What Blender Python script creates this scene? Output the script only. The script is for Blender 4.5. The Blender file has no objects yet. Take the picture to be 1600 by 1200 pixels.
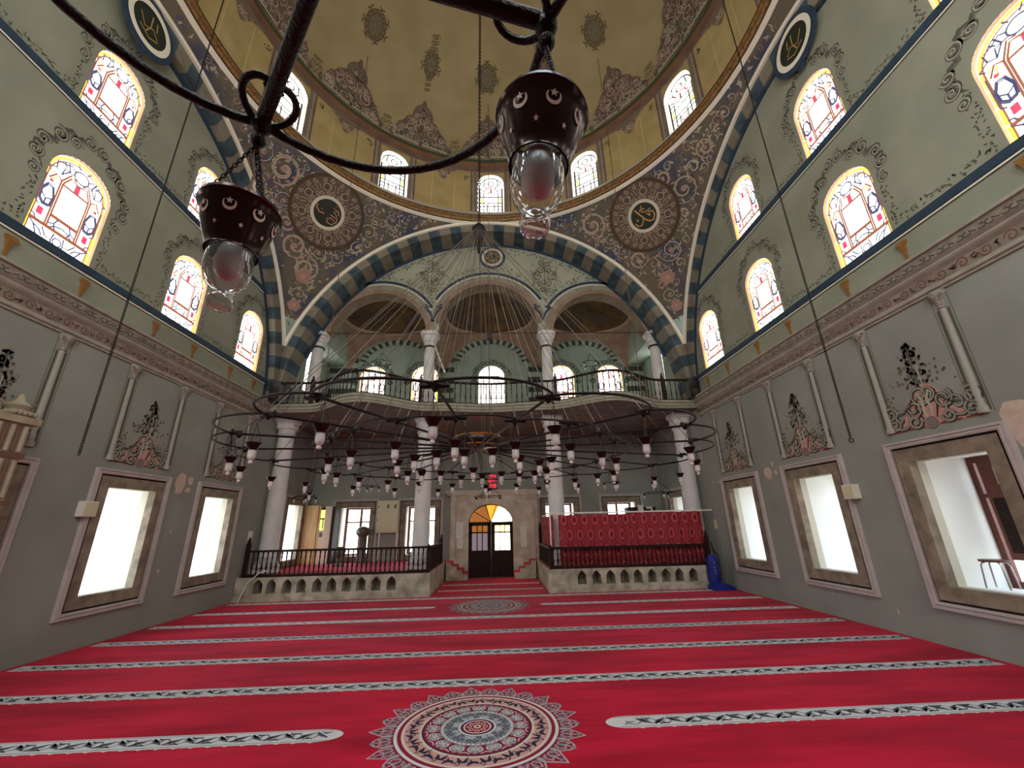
import bpy, bmesh, math, random
from mathutils import Vector, Matrix
from math import sin, cos, pi, sqrt, radians, atan2

random.seed(7)
S = bpy.context.scene
COL = S.collection

# ------------------------------------------------------------------ camera, sky, exposure
CAM = Vector((0, 0, 1.9))
PITCH, YAW, ROLL, FPX = .328930, .0447806, -.0232277, 640.65
fw = Vector((sin(YAW) * cos(PITCH), cos(YAW) * cos(PITCH), sin(PITCH)))
rt = Vector((cos(YAW), -sin(YAW), 0))
up = rt.cross(fw)
rt2 = rt * cos(ROLL) + up * sin(ROLL)
up2 = -rt * sin(ROLL) + up * cos(ROLL)
cd = bpy.data.cameras.new('camera')
cam = bpy.data.objects.new('camera', cd)
COL.objects.link(cam)
cd.sensor_width = 36
cd.lens = FPX / 1600 * 36
cd.clip_start = .02
cam.matrix_world = Matrix(((rt2.x, up2.x, -fw.x, CAM.x), (rt2.y, up2.y, -fw.y, CAM.y), (rt2.z, up2.z, -fw.z, CAM.z), (0, 0, 0, 1)))
S.camera = cam
W = bpy.data.worlds.new('sky')
S.world = W
W.use_nodes = True
wn = W.node_tree
bg = wn.nodes['Background']
SKY = 4.5
bg.inputs[1].default_value = SKY
tc = wn.nodes.new('ShaderNodeTexCoord')
sx = wn.nodes.new('ShaderNodeSeparateXYZ')
cr = wn.nodes.new('ShaderNodeValToRGB')
wn.links.new(tc.outputs['Generated'], sx.inputs[0])
wn.links.new(sx.outputs['Z'], cr.inputs[0])
mxs = wn.nodes.new('ShaderNodeMapRange')
mxs.inputs['From Min'].default_value = -1; mxs.inputs['From Max'].default_value = 1
mxs.inputs['To Min'].default_value = 2.0; mxs.inputs['To Max'].default_value = .42
vm = wn.nodes.new('ShaderNodeVectorMath'); vm.operation = 'SCALE'
wn.links.new(sx.outputs['X'], mxs.inputs['Value'])
wn.links.new(cr.outputs[0], vm.inputs[0]); wn.links.new(mxs.outputs[0], vm.inputs['Scale'])
wn.links.new(vm.outputs[0], bg.inputs[0])
cr.color_ramp.elements[0].color = (.55, .55, .5, 1)
cr.color_ramp.elements[0].position = 0
cr.color_ramp.elements[1].color = (.72, .86, 1, 1)
cr.color_ramp.elements[1].position = .35
e = cr.color_ramp.elements.new(.02)
e.color = (1, 1, .98, 1)
GLASS_E = 1.9          # brightness of daylight coming through the leaded windows
S.view_settings.view_transform = 'Standard'
S.view_settings.look = 'None'
S.view_settings.exposure = 0.95
S.view_settings.gamma = 1
S.cycles.max_bounces = 7
S.cycles.diffuse_bounces = 5
S.cycles.transparent_max_bounces = 24
S.cycles.caustics_reflective = False
S.cycles.caustics_refractive = False
S.cycles.sample_clamp_indirect = 4
S.cycles.use_denoising = True

# ------------------------------------------------------------------ room measures (metres)
XL, XR, YB, YF = -7.36, 6.83, -1.3, 17.35
CX, CY = -.2, 6.42            # centre of the dome
AX, AY = 6.94, 6.6            # half sizes of the pendentive square
ZS, RS = 5.71, 9.8            # pendentive sphere
RR = 6.6                      # ring of the dome
YA = CY + AY                  # plane of the great arch
YT = 13.85                    # tympanum behind it

def portal(loc, rot, w, h):
    l = bpy.data.lights.new('window_daylight', 'AREA')
    l.shape = 'RECTANGLE'
    l.size, l.size_y = w, h
    l.cycles.is_portal = True
    o = bpy.data.objects.new('window_daylight', l)
    o.location = loc
    o.rotation_euler = rot
    COL.objects.link(o)

# ------------------------------------------------------------------ helpers: materials
def lin(c):
    return tuple(((v / 255) / 12.92 if v / 255 <= .04045 else ((v / 255 + .055) / 1.055) ** 2.4) for v in c) + (1,)

MATS = {}
def mat(name, rgb, rough=.8, metal=0, rgb2=None, scale=3, bump=0, bscale=30, detail=4, spec=.5, lo=.35, hi=.65, stretch=None):
    if name in MATS: return MATS[name]
    m = bpy.data.materials.new(name)
    m.use_nodes = True
    nt = m.node_tree
    b = nt.nodes['Principled BSDF']
    b.inputs['Roughness'].default_value = rough
    b.inputs['Metallic'].default_value = metal
    b.inputs['Specular IOR Level'].default_value = spec
    b.inputs['Base Color'].default_value = lin(rgb)
    t = nt.nodes.new('ShaderNodeTexCoord')
    src = t.outputs['Object']
    if stretch:
        mp = nt.nodes.new('ShaderNodeMapping')
        mp.inputs['Scale'].default_value = stretch
        nt.links.new(src, mp.inputs[0])
        src = mp.outputs[0]
    if rgb2:
        n = nt.nodes.new('ShaderNodeTexNoise')
        n.inputs['Scale'].default_value = scale
        n.inputs['Detail'].default_value = detail
        r = nt.nodes.new('ShaderNodeValToRGB')
        r.color_ramp.elements[0].position = lo
        r.color_ramp.elements[1].position = hi
        r.color_ramp.elements[0].color = lin(rgb)
        r.color_ramp.elements[1].color = lin(rgb2)
        nt.links.new(src, n.inputs['Vector'])
        nt.links.new(n.outputs[0], r.inputs[0])
        nt.links.new(r.outputs[0], b.inputs['Base Color'])
    if bump:
        n2 = nt.nodes.new('ShaderNodeTexNoise')
        n2.inputs['Scale'].default_value = bscale
        n2.inputs['Detail'].default_value = 6
        bp = nt.nodes.new('ShaderNodeBump')
        bp.inputs['Strength'].default_value = bump
        bp.inputs['Distance'].default_value = .02
        nt.links.new(src, n2.inputs['Vector'])
        nt.links.new(n2.outputs[0], bp.inputs['Height'])
        nt.links.new(bp.outputs[0], b.inputs['Normal'])
    MATS[name] = m
    return m

def emat(name, rgb, strength):
    if name in MATS: return MATS[name]
    m = bpy.data.materials.new(name)
    m.use_nodes = True
    nt = m.node_tree
    b = nt.nodes['Principled BSDF']
    b.inputs['Base Color'].default_value = (.1, .1, .1, 1)
    b.inputs['Emission Color'].default_value = lin(rgb)
    b.inputs['Emission Strength'].default_value = strength
    MATS[name] = m
    return m

def glassmat(name, rgb, fac, rough=.03, diff=0):
    m = bpy.data.materials.new(name)
    m.use_nodes = True
    nt = m.node_tree
    for n in list(nt.nodes):
        if n.type == 'BSDF_PRINCIPLED': nt.nodes.remove(n)
    out = nt.nodes['Material Output']
    tr = nt.nodes.new('ShaderNodeBsdfTransparent')
    tr.inputs[0].default_value = lin(rgb)
    gl = nt.nodes.new('ShaderNodeBsdfGlossy')
    gl.inputs['Roughness'].default_value = rough
    lw = nt.nodes.new('ShaderNodeLayerWeight')
    lw.inputs[0].default_value = fac
    mx = nt.nodes.new('ShaderNodeMixShader')
    nt.links.new(lw.outputs['Facing'], mx.inputs[0])
    nt.links.new(tr.outputs[0], mx.inputs[1])
    nt.links.new(gl.outputs[0], mx.inputs[2])
    last = mx
    if diff:
        df = nt.nodes.new('ShaderNodeBsdfDiffuse')
        df.inputs[0].default_value = (.9, .86, .86, 1)
        mx2 = nt.nodes.new('ShaderNodeMixShader')
        mx2.inputs[0].default_value = diff
        nt.links.new(mx.outputs[0], mx2.inputs[1])
        nt.links.new(df.outputs[0], mx2.inputs[2])
        last = mx2
    nt.links.new(last.outputs[0], out.inputs[0])
    MATS[name] = m
    return m

M_wall = mat('grey_green_plaster', (152, 156, 140), .85, rgb2=(138, 142, 127), scale=.9, bump=.12, bscale=5)
M_wlow = mat('neutral_grey_plaster', (148, 152, 145), .85, rgb2=(136, 140, 134), scale=.9, bump=.12, bscale=5)
M_tymp = mat('pale_sage_plaster', (172, 176, 158), .85, rgb2=(160, 164, 148), scale=1.2)
M_gal = mat('pale_green_plaster', (150, 166, 152), .85, rgb2=(138, 152, 140), scale=1.2)
M_blue = mat('dark_blue_paint', (42, 66, 88), .7, rgb2=(34, 54, 74), scale=6)
M_vd = mat('blue_marbled_voussoir', (70, 92, 104), .7, rgb2=(42, 56, 68), scale=3, detail=8)
M_vl = mat('taupe_marbled_voussoir', (138, 132, 118), .75, rgb2=(118, 112, 98), scale=3, detail=8)
M_cream = mat('cream_moulding', (240, 235, 220), .7)
M_gold = mat('gilded_brown_moulding', (158, 116, 58), .5, rgb2=(98, 66, 34), scale=14, bump=.4, bscale=30)
M_white = mat('white_painted_stone', (222, 222, 222), .6, rgb2=(206, 207, 208), scale=2)
M_frame = mat('lilac_grey_moulding', (188, 178, 178), .7, rgb2=(174, 166, 166), scale=4)
M_stone = mat('brown_stone', (150, 138, 120), .8, rgb2=(112, 100, 88), scale=4, detail=8, bump=.25, bscale=20)
M_stone2 = mat('pale_weathered_marble', (196, 189, 174), .8, rgb2=(140, 134, 120), scale=3, detail=9, bump=.3, bscale=15)
M_jamb = mat('white_plaster_jamb', (244, 244, 242), .7)
M_reveal = mat('pale_stone_reveal', (206, 202, 188), .7)
M_black = mat('dark_groove', (26, 20, 20), .8)
M_wood = mat('dark_brown_wood', (44, 21, 18), .7, rgb2=(28, 13, 12), scale=8, spec=.25)
M_wood2 = mat('red_brown_wood', (104, 44, 30), .5, rgb2=(82, 32, 22), scale=8)
M_lwood = mat('light_wood', (196, 158, 112), .6, rgb2=(170, 128, 86), scale=3, stretch=(6, 6, .5))
M_iron = mat('black_wrought_iron', (20, 16, 15), .38, metal=.6, bump=.35, bscale=160)
M_ironm = mat('dark_red_brown_metal', (30, 14, 13), .3, metal=.5)
M_wire = mat('steel_wire', (108, 98, 90), .5, metal=.4)
M_ochre = mat('ochre_plaster', (170, 157, 118), .85, rgb2=(158, 144, 106), scale=.8)
M_ochre2 = mat('ochre_panel', (180, 160, 110), .85, rgb2=(164, 145, 98), scale=1.5, detail=8)
M_mauve = mat('mauve_brown_paint', (124, 98, 84), .85, rgb2=(104, 82, 74), scale=2)
M_rust = mat('rust_brown_paint', (140, 100, 68), .85, rgb2=(120, 82, 58), scale=2)
M_green = mat('dark_green_paint', (60, 72, 48), .8)
M_pend = mat('mottled_mauve_navy_ground', (102, 94, 80), .85, rgb2=(62, 66, 88), scale=1.0, lo=.45, hi=.62)
M_pa = mat('painted_scroll_cream', (176, 166, 148), .85)
M_pb = mat('painted_scroll_green', (106, 112, 92), .85)
M_pc = mat('painted_scroll_blue', (84, 86, 120), .85)
M_pd = mat('painted_scroll_pink', (164, 130, 120), .85)
M_pe = mat('painted_outline_dark', (62, 52, 46), .85)
M_pg = mat('painted_shadow_grey', (104, 106, 96), .85)
M_ph = mat('painted_leaf_grey', (84, 84, 74), .85)
M_pink = mat('salmon_pink_paint', (190, 142, 130), .85)
M_redl = mat('dull_red_paint', (128, 52, 48), .85)
M_och = mat('ochre_bracket_paint', (138, 96, 44), .8)
M_carpet = mat('red_carpet', (204, 24, 58), .95, rgb2=(156, 10, 38), scale=1.3, detail=7, bump=.7, bscale=2.6, spec=.1, lo=.4, hi=.68, stretch=(.4, 1.5, 1))
for _m in (M_carpet,):
    _b = _m.node_tree.nodes['Principled BSDF']; _b.inputs['Sheen Weight'].default_value = .16; _b.inputs['Sheen Roughness'].default_value = .4; _b.inputs['Sheen Tint'].default_value = (1, .45, .55, 1)
M_cgrey = mat('silver_grey_pile', (216, 216, 220), .95, spec=.1)
M_cnavy = mat('navy_pile', (54, 50, 74), .95, spec=.1)
M_cslate = mat('slate_pile', (136, 142, 152), .95, spec=.1)
M_cpink = mat('dusty_pink_pile', (206, 160, 152), .95, spec=.1)
M_cwine = mat('wine_pile', (142, 40, 62), .95, spec=.1)
M_vault = mat('brown_vault_paint', (112, 86, 46), .85, rgb2=(64, 46, 30), scale=1.6, detail=6)
M_vpink = mat('pink_brown_vault', (158, 132, 112), .85, rgb2=(134, 108, 92), scale=2.5, detail=6)
M_under = mat('brown_soffit_paint', (112, 102, 94), .85, rgb2=(98, 88, 82), scale=2)
M_dgreen = mat('dark_green_block_paint', (58, 66, 56), .85, rgb2=(46, 52, 46), scale=5)
M_edge = mat('grey_green_moulding', (166, 168, 152), .75, rgb2=(150, 152, 138), scale=5)
M_lamp = glassmat('lamp_glass', (240, 236, 236), .27, .05, .03)
M_lampf = glassmat('frosted_lamp_glass', (240, 236, 236), .3, .08, .48)
M_pane = glassmat('window_glass', (245, 250, 250), .12)
M_bulb = mat('white_bulb', (206, 216, 218), .25)
M_led = emat('red_led', (255, 20, 50), 1.3)
M_blackp = mat('black_plastic', (16, 15, 16), .4)
M_whitep = mat('white_plastic', (226, 222, 214), .5)
M_creamp = mat('cream_enamel', (206, 202, 172), .5)
M_bluef = mat('royal_blue_fabric', (22, 40, 150), .7, rgb2=(14, 24, 110), scale=6)
M_patch = mat('bare_plaster', (206, 188, 172), .9, rgb2=(190, 170, 156), scale=8)
M_amber = emat('amber_glass', (240, 160, 30), .8)
M_bgl = emat('bright_daylit_glass', (255, 250, 215), 4)
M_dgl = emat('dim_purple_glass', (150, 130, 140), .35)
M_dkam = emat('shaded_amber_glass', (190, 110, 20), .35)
G_white = emat('daylit_clear_glass', (255, 253, 246), GLASS_E)
G_fill = emat('added_fill_glow_glass', (255, 250, 238), 13)  # added glow behind the camera to brighten the room
G_amber = emat('daylit_amber_glass', (255, 168, 60), 1.5)
G_yell = emat('daylit_yellow_glass', (255, 214, 40), 1.7)
G_red = emat('daylit_red_glass', (210, 40, 80), 1.0)
G_line = emat('dim_blue_grey_glass', (96, 104, 150), .32)
G_brown = emat('dim_amber_brown_glass', (190, 104, 62), .42)

M_mauve2 = mat('grey_mauve_strip', (140, 122, 108), .85, rgb2=(122, 104, 92), scale=3)
M_yline = mat('pale_yellow_line', (206, 184, 130), .85)
M_pe2 = mat('dusky_spray_ground', (118, 98, 84), .85)
M_dground = mat('dusky_pink_brown_ground', (122, 98, 82), .85, rgb2=(104, 84, 70), scale=2)
M_ph2 = mat('brown_grey_scroll', (100, 88, 66), .85)
M_pstone = mat('portal_marble', (208, 198, 184), .8, rgb2=(172, 160, 144), scale=2.5, detail=8)
M_bgl2 = emat('bright_amber_glass', (255, 214, 120), 2.5)
M_cream_p = mat('cream_pile', (222, 204, 198), .95, spec=.1)
M_goldr = mat('gold_rim', (226, 178, 92), .25, metal=.9)
M_cab2 = mat('brown_cable', (96, 70, 54), .6)
M_pinkw = mat('pinkish_board', (196, 172, 156), .7)
M_lime = emat('leafy_daylight_glass', (190, 220, 90), 1.2)
M_urn = mat('dull_brown_metal', (96, 86, 80), .4, metal=.3)
M_pd2 = mat('pale_blue_lettering', (150, 160, 220), .7)
M_stool = mat('dark_red_seat', (90, 40, 44), .35)
M_chrome = mat('chrome_tube', (170, 170, 172), .25, metal=.8)
M_pulp = mat('weathered_cream_marble', (178, 168, 148), .8, rgb2=(156, 144, 124), scale=4)
M_redst = mat('brown_red_stone', (112, 82, 70), .8)
M_sill = mat('grey_white_sill', (178, 174, 162), .7)
M_vpink2 = mat('pale_pink_rim', (176, 152, 130), .85)
M_soff = mat('taupe_soffit', (144, 130, 112), .85, rgb2=(124, 110, 94), scale=3)
M_cpet = mat('pinkish_grey_pile', (184, 168, 176), .95, spec=.1)
M_rground2 = mat('faint_brown_ground', (128, 114, 86), .85)
M_ironn = mat('glossy_oxblood_metal', (52, 24, 20), .22, metal=.55)
M_cdsl = mat('dark_slate_pile', (84, 88, 108), .95, spec=.1)
M_grim = mat('grey_arch_band', (150, 148, 134), .8, rgb2=(132, 128, 116), scale=3)
# ------------------------------------------------------------------ helpers: meshes
class MB:
    def __init__(s): s.v = []; s.f = []; s.m = []; s.mats = []
    def mi(s, m):
        if m not in s.mats: s.mats.append(m)
        return s.mats.index(m)
    def face(s, pts, m):
        i = len(s.v)
        s.v += [tuple(p) for p in pts]
        s.f.append(tuple(range(i, i + len(pts))))
        s.m.append(s.mi(m))
    def grid(s, rows, m, wrap=False):
        i = len(s.v); n = len(rows[0]); k = s.mi(m)
        for r in rows: s.v += [tuple(p) for p in r]
        for a in range(len(rows) - 1):
            for b in range(n if wrap else n - 1):
                c = (b + 1) % n
                s.f.append((i + a * n + b, i + a * n + c, i + (a + 1) * n + c, i + (a + 1) * n + b))
                s.m.append(k)
    def box(s, x0, x1, y0, y1, z0, z1, m, f=None):
        c = [(x, y, z) for z in (z0, z1) for y in (y0, y1) for x in (x0, x1)]
        if f: c = [f(*p) for p in c]
        i = len(s.v); k = s.mi(m)
        s.v += [tuple(p) for p in c]
        for q in ((0, 2, 3, 1), (4, 5, 7, 6), (0, 1, 5, 4), (2, 6, 7, 3), (0, 4, 6, 2), (1, 3, 7, 5)):
            s.f.append(tuple(i + j for j in q)); s.m.append(k)
    def tube(s, pts, r, m, n=6, closed=False, cap=True):
        pts = [Vector(p) for p in pts]
        L = len(pts); rows = []; prev = None
        for j, p in enumerate(pts):
            if closed: d = pts[(j + 1) % L] - pts[j - 1]
            else: d = pts[min(j + 1, L - 1)] - pts[max(j - 1, 0)]
            if d.length < 1e-9: d = Vector((0, 0, 1))
            d.normalize()
            if prev is None:
                a = d.cross(Vector((0, 0, 1)))
                if a.length < .1: a = d.cross(Vector((1, 0, 0)))
            else:
                a = prev - d * prev.dot(d)
            a.normalize(); prev = a
            b = d.cross(a)
            rr = r[j] if isinstance(r, (list, tuple)) else r
            rows.append([p + a * (rr * cos(2 * pi * k / n)) + b * (rr * sin(2 * pi * k / n)) for k in range(n)])
        if closed: rows.append(rows[0])
        s.grid(rows, m, wrap=True)
        if cap and not closed:
            s.face(rows[0][::-1], m); s.face(rows[-1], m)
    def lathe(s, prof, o, m, n=16, f=None):
        rows = []
        for r, z in prof:
            rows.append([Vector((o[0] + r * cos(2 * pi * k / n), o[1] + r * sin(2 * pi * k / n), o[2] + z)) for k in range(n)])
        s.grid(rows, m, wrap=True)
    def ball(s, o, r, m, n=10):
        s.lathe([(max(r * sin(pi * k / n), 1e-4), -r * cos(pi * k / n)) for k in range(n + 1)], o, m, n)
    # flat painted strokes through a mapping g(u, v, off) -> point
    def ribbon(s, g, pts, w, m, off=.004):
        n = len(pts); a = []; b = []
        for j in range(n):
            p = pts[j]; q0 = pts[max(j - 1, 0)]; q1 = pts[min(j + 1, n - 1)]
            dx, dy = q1[0] - q0[0], q1[1] - q0[1]
            l = sqrt(dx * dx + dy * dy) or 1
            ww = (w[j] if isinstance(w, (list, tuple)) else w) / 2
            nx, ny = -dy / l * ww, dx / l * ww
            a.append(g(p[0] + nx, p[1] + ny, off)); b.append(g(p[0] - nx, p[1] - ny, off))
        s.grid([a, b], m)
    def poly(s, g, pts, m, off=.004):
        s.face([g(p[0], p[1], off) for p in pts], m)
    def disc(s, g, c, r, m, off=.004, n=20, r0=0, ry=None):
        ry = ry or r
        if r0:
            s.grid([[g(c[0] + a * cos(2 * pi * k / n), c[1] + a * ry / r * sin(2 * pi * k / n), off) for k in range(n)] for a in (r0, r)], m, wrap=True)
        else:
            s.face([g(c[0] + r * cos(2 * pi * k / n), c[1] + ry * sin(2 * pi * k / n), off) for k in range(n)], m)
    def build(s, name, parent=None, smooth=False, loc=None, recalc=False):
        me = bpy.data.meshes.new(name)
        me.from_pydata(s.v, [], s.f)
        for m in s.mats: me.materials.append(m)
        me.polygons.foreach_set('material_index', s.m)
        if smooth: me.polygons.foreach_set('use_smooth', [True] * len(s.f))
        if recalc:
            b = bmesh.new(); b.from_mesh(me)
            bmesh.ops.remove_doubles(b, verts=b.verts, dist=1e-5)
            bmesh.ops.recalc_face_normals(b, faces=b.faces)
            b.to_mesh(me); b.free()
        if smooth:
            try: me.set_sharp_from_angle(angle=radians(40))
            except Exception: pass
        me.update()
        o = bpy.data.objects.new(name, me)
        COL.objects.link(o)
        if parent: o.parent = parent
        if loc: o.location = loc
        return o

def thing(name, label, cat, loc=(0, 0, 0), group=None, kind=None, rotz=0):
    o = bpy.data.objects.new(name, None)
    COL.objects.link(o)
    o.empty_display_size = .1
    o.location = loc
    o.rotation_euler = (0, 0, rotz)
    return tag(o, label, cat, group, kind)

def tag(o, label, cat, group=None, kind=None):
    o['label'] = label; o['category'] = cat
    if group: o['group'] = group
    if kind: o['kind'] = kind
    return o

def copytree(src, loc, label=None, group=None, rotz=None):
    r = src.copy(); COL.objects.link(r); r.location = loc
    if rotz is not None: r.rotation_euler = (0, 0, rotz)
    if label: r['label'] = label
    if group: r['group'] = group
    for ch in list(src.children):
        c = ch.copy(); COL.objects.link(c); c.parent = r
        for g in list(ch.children):
            d = g.copy(); COL.objects.link(d); d.parent = c
    return r

ORD = 'zeroth first second third fourth fifth sixth seventh eighth ninth tenth eleventh twelfth thirteenth fourteenth fifteenth sixteenth seventeenth eighteenth nineteenth twentieth'.split()
def nth(i):
    if i <= 20: return ORD[i]
    t, o = divmod(i, 10)
    tens = {2: 'twenty', 3: 'thirty', 4: 'forty'}[t]
    return tens + '-' + ORD[o] if o else {30: 'thirtieth', 40: 'fortieth'}[i]

# frames: f(u, v, n): u along the wall, v up, n out into the room
def FL(yc): return lambda u, v, n: Vector((XL + n, yc + u, v))
def FR(yc): return lambda u, v, n: Vector((XR - n, yc + u, v))
def FB(xc, y=YF): return lambda u, v, n: Vector((xc + u, y - n, v))
def FK(xc): return lambda u, v, n: Vector((xc + u, YB + n, v))

def spiral(cx, cy, r, turns=1.6, d=1, ph=0, n=None, tail=0):
    n = n or int(10 * turns) + 4
    P = []
    for k in range(n + 1):
        t = k / n
        rr = r * (1 - t) ** .8 + r * .08
        P.append((cx + rr * cos(ph + d * 2 * pi * turns * t), cy + rr * sin(ph + d * 2 * pi * turns * t)))
    return P
def arc(cx, cy, r, a0, a1, n=16, ry=None):
    ry = ry or r
    return [(cx + r * cos(radians(a0 + (a1 - a0) * k / n)), cy + ry * sin(radians(a0 + (a1 - a0) * k / n))) for k in range(n + 1)]
def taper(n, w, a=.15): return [w * (a + (1 - a) * sin(pi * k / max(n - 1, 1))) for k in range(n)]

def archtop(w, zs, rise):           # opening: width, spring height, rise (semi-ellipse)
    return lambda u: zs + rise * sqrt(max(0, 1 - (2 * u / w) ** 2))

def colwall(mb, f, u0, u1, lo, hi, holes, m, step=.8, off=0):
    """plane of wall cut into columns round its openings; hole = (uc, w, v0, topfn or v1)"""
    us = {round(u0, 4), round(u1, 4)}
    k = u0
    while k < u1: us.add(round(k, 4)); k += step
    for uc, w, v0, top in holes:
        us.add(round(uc - w / 2, 4)); us.add(round(uc + w / 2, 4))
        if callable(top):
            for j in range(1, 16): us.add(round(uc - w / 2 * cos(pi * j / 16), 4))
    us = sorted(x for x in us if u0 - 1e-6 <= x <= u1 + 1e-6)
    L = lo if callable(lo) else (lambda u: lo)
    H = hi if callable(hi) else (lambda u: hi)
    for a, b in zip(us, us[1:]):
        if b - a < 1e-5: continue
        mid = (a + b) / 2
        hs = sorted([h for h in holes if h[0] - h[1] / 2 - 1e-5 < mid < h[0] + h[1] / 2 + 1e-5], key=lambda h: h[2])
        va, vb = L(a), L(b)
        for uc, w, v0, top in hs:
            mb.face([f(a, va, off), f(b, vb, off), f(b, v0, off), f(a, v0, off)], m)
            if callable(top): va, vb = top(a - uc), top(b - uc)
            else: va = vb = top
        mb.face([f(a, va, off), f(b, vb, off), f(b, H(b), off), f(a, H(a), off)], m)

# ================================================================== SETTING: walls
LOWW_L = [.4, 3.2, 6.0, 8.85, 11.6, 16.0]
LOWW_R = [.4, 3.2, 6.0, 8.77, 11.52, 15.85]
ROW1 = [.5, 3.3, 6.1, 8.9, 11.58]
ROW2 = [3.35, 6.08, 8.8]
A1 = archtop(1.1, 7.77, .47)
A2 = archtop(1.06, 10.38, .47)
A3 = archtop(1.15, 8.2, .5)
UPB = [-5.38, -3.1, -.14, 3.02, 5.22]
LWB = [-5.58, -3.01, 2.6, 5.15]

def sidewall(name, F, low, lab):
    f = F(0); mb = MB()
    holes = [(y, 1.14, .86, 2.73) for y in low] + [(y, 1.1, 6.47, A1) for y in ROW1] + [(y, 1.06, 9.22, A2) for y in ROW2] + [(15.8, 1.15, 6.95, A3)]
    colwall(mb, f, YB, YF, -.05, 5.6, [h for h in holes if h[2] < 5], M_wlow)
    colwall(mb, f, YB, YF, 5.6, 13.4, [h for h in holes if h[2] > 5], M_wall)
    o = mb.build(name)
    tag(o, lab, 'wall', kind='structure')
    return o
wall_left = sidewall('wall_left', FL, LOWW_L, 'grey-green plastered wall on the left with two rows of stained windows')
wall_right = sidewall('wall_right', FR, LOWW_R, 'grey-green plastered wall on the right with the metal stool in a window')
mb = MB()
colwall(mb, FB(0), XL, XR, -.05, 5.6, [(x, 1.14, .86, 2.65) for x in LWB], M_wlow)
wall_back = tag(mb.build('wall_back'), 'far grey wall under the gallery with the entrance portal', 'wall', kind='structure')
mb = MB()
colwall(mb, FB(0), XL, XR, 5.6, 11.2, [(x, 1.15, 6.92, A3) for x in UPB], M_gal)
# striped piers and ring of dark blocks painted on the gallery wall
f = FB(0)
for xa, xb in ((-7.3, -6.1), (-2.5, -1.8), (1.5, 2.15), (5.95, 6.8)):
    z = 6.0
    while z < 9.9:
        mb.poly(f, [(xa, z), (xb, z), (xb, z + .24), (xa, z + .24)], M_dgreen)
        z += .48
for xc, hw, zc, ap in ((-4.28, 1.8, 8.75, 1.25), (-.16, 1.7, 8.75, 1.28), (3.98, 1.75, 8.75, 1.2)):
    for k in range(15):
        a0 = 8 + k * 11.2
        a1 = a0 + 5.6
        P = arc(xc, zc, hw, a0, a1, 3, ap) + arc(xc, zc, hw - .27, a1, a0, 3, ap - .24)
        mb.poly(f, P, M_dgreen)
    mb.ribbon(f, arc(xc, zc, hw + .03, 0, 180, 30, ap + .03), .035, M_pb, .006)
    mb.ribbon(f, arc(xc, zc, hw - .3, 0, 180, 30, ap - .27), .02, M_pb, .006)
for x in UPB:     # painted scrolls framing the gallery windows
    for k in range(17):
        a = -18 + k * 13.5
        u = x + .78 * cos(radians(a)); v = 8.2 + .68 * sin(radians(a)) if a > 0 and a < 180 else 8.2 - .25
        mb.ribbon(f, spiral(u, v, .12, 1.3, 1 if k % 2 else -1, k), .035, M_dgreen, .005)
wall_gallery = tag(mb.build('wall_gallery'), 'pale green gallery wall with dark painted block arches and five arched windows', 'wall', kind='structure')
mb = MB()
colwall(mb, FK(0), XL, XR, 0, 13.4, [(x, 1.1, 6.47, A1) for x in (-4.5, -1.8, 1.3, 4.0)] + [(x, 1.1, 9.22, A2) for x in (-3.2, -.25, 2.7)] + [(x, 1.14, .86, 2.73) for x in (-4.5, 4.0)], M_wall)
tag(mb.build('wall_front'), 'grey-green plastered wall behind the camera with added glowing arched windows', 'wall', kind='structure')
mb = MB()
mb.box(XL - .3, XR + .3, YB - .3, YF + .3, -.2, -.012, M_stone)
tag(mb.build('floor'), 'stone floor beneath the red carpet', 'floor', kind='structure')

# ------------------------------------------------------------------ painted decoration on the side walls
def arch_scroll(mb, f, yc, w, z0, zs, rise):
    rnd = random.Random(int(yc * 100 + z0 * 10))
    hw = w / 2 + .13
    for s in (-1, 1):
        base = [(s * hw, zs - .1), (s * (hw + .16), zs + .12), (s * (hw + .05), zs + .35), (s * (hw - .12), zs + .55),
                (s * (hw - .2), zs + .78), (s * .2, zs + rise + .36), (0, zs + rise + .42)]
        pts = []
        for a, b in zip(base, base[1:]):
            for k in range(6):
                t = k / 6
                wob = .03 * sin(3 * pi * t)
                pts.append((yc + a[0] + (b[0] - a[0]) * t + wob * s, a[1] + (b[1] - a[1]) * t + wob))
        mb.ribbon(f, pts, taper(len(pts), .085, .4), M_ph, .004)
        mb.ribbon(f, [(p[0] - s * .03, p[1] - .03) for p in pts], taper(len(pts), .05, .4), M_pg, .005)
        for (du, dv, r, d) in ((hw + .13, .05, .12, 1), (hw + .1, .32, .1, -1), (hw - .08, .62, .12, 1), (.34, rise + .22, .1, -1), (.14, rise + .44, .11, 1), (hw + .07, -.25, .08, 1)):
            sp = spiral(yc + s * du, zs + dv, r, 1.4, d * s, 1 + d)
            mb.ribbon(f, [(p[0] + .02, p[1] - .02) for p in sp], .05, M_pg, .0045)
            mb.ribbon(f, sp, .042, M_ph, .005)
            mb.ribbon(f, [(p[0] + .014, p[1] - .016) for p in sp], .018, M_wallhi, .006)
        z = zs - .2                           # sprigs down the sides and out along the band
        while z > z0 + .12:
            for k in range(3):
                a = rnd.uniform(0, 6.28); u = yc + s * (hw - .02 + rnd.uniform(-.03, .09)); v = z + rnd.uniform(-.05, .05)
                mb.ribbon(f, [(u, v), (u + .04 * cos(a), v + .04 * sin(a))], .022, M_ph, .004)
            z -= .09
        x = hw
        while x < 1.36:
            for k in range(3):
                a = rnd.uniform(0, 6.28); u = yc + s * x; v = z0 + .1 + rnd.uniform(-.03, .12) * (1 - abs(x - hw) * .5)
                mb.ribbon(f, [(u, v), (u + .045 * cos(a), v + .045 * sin(a))], .022, M_ph if k else M_pb, .004)
            x += .085
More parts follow.
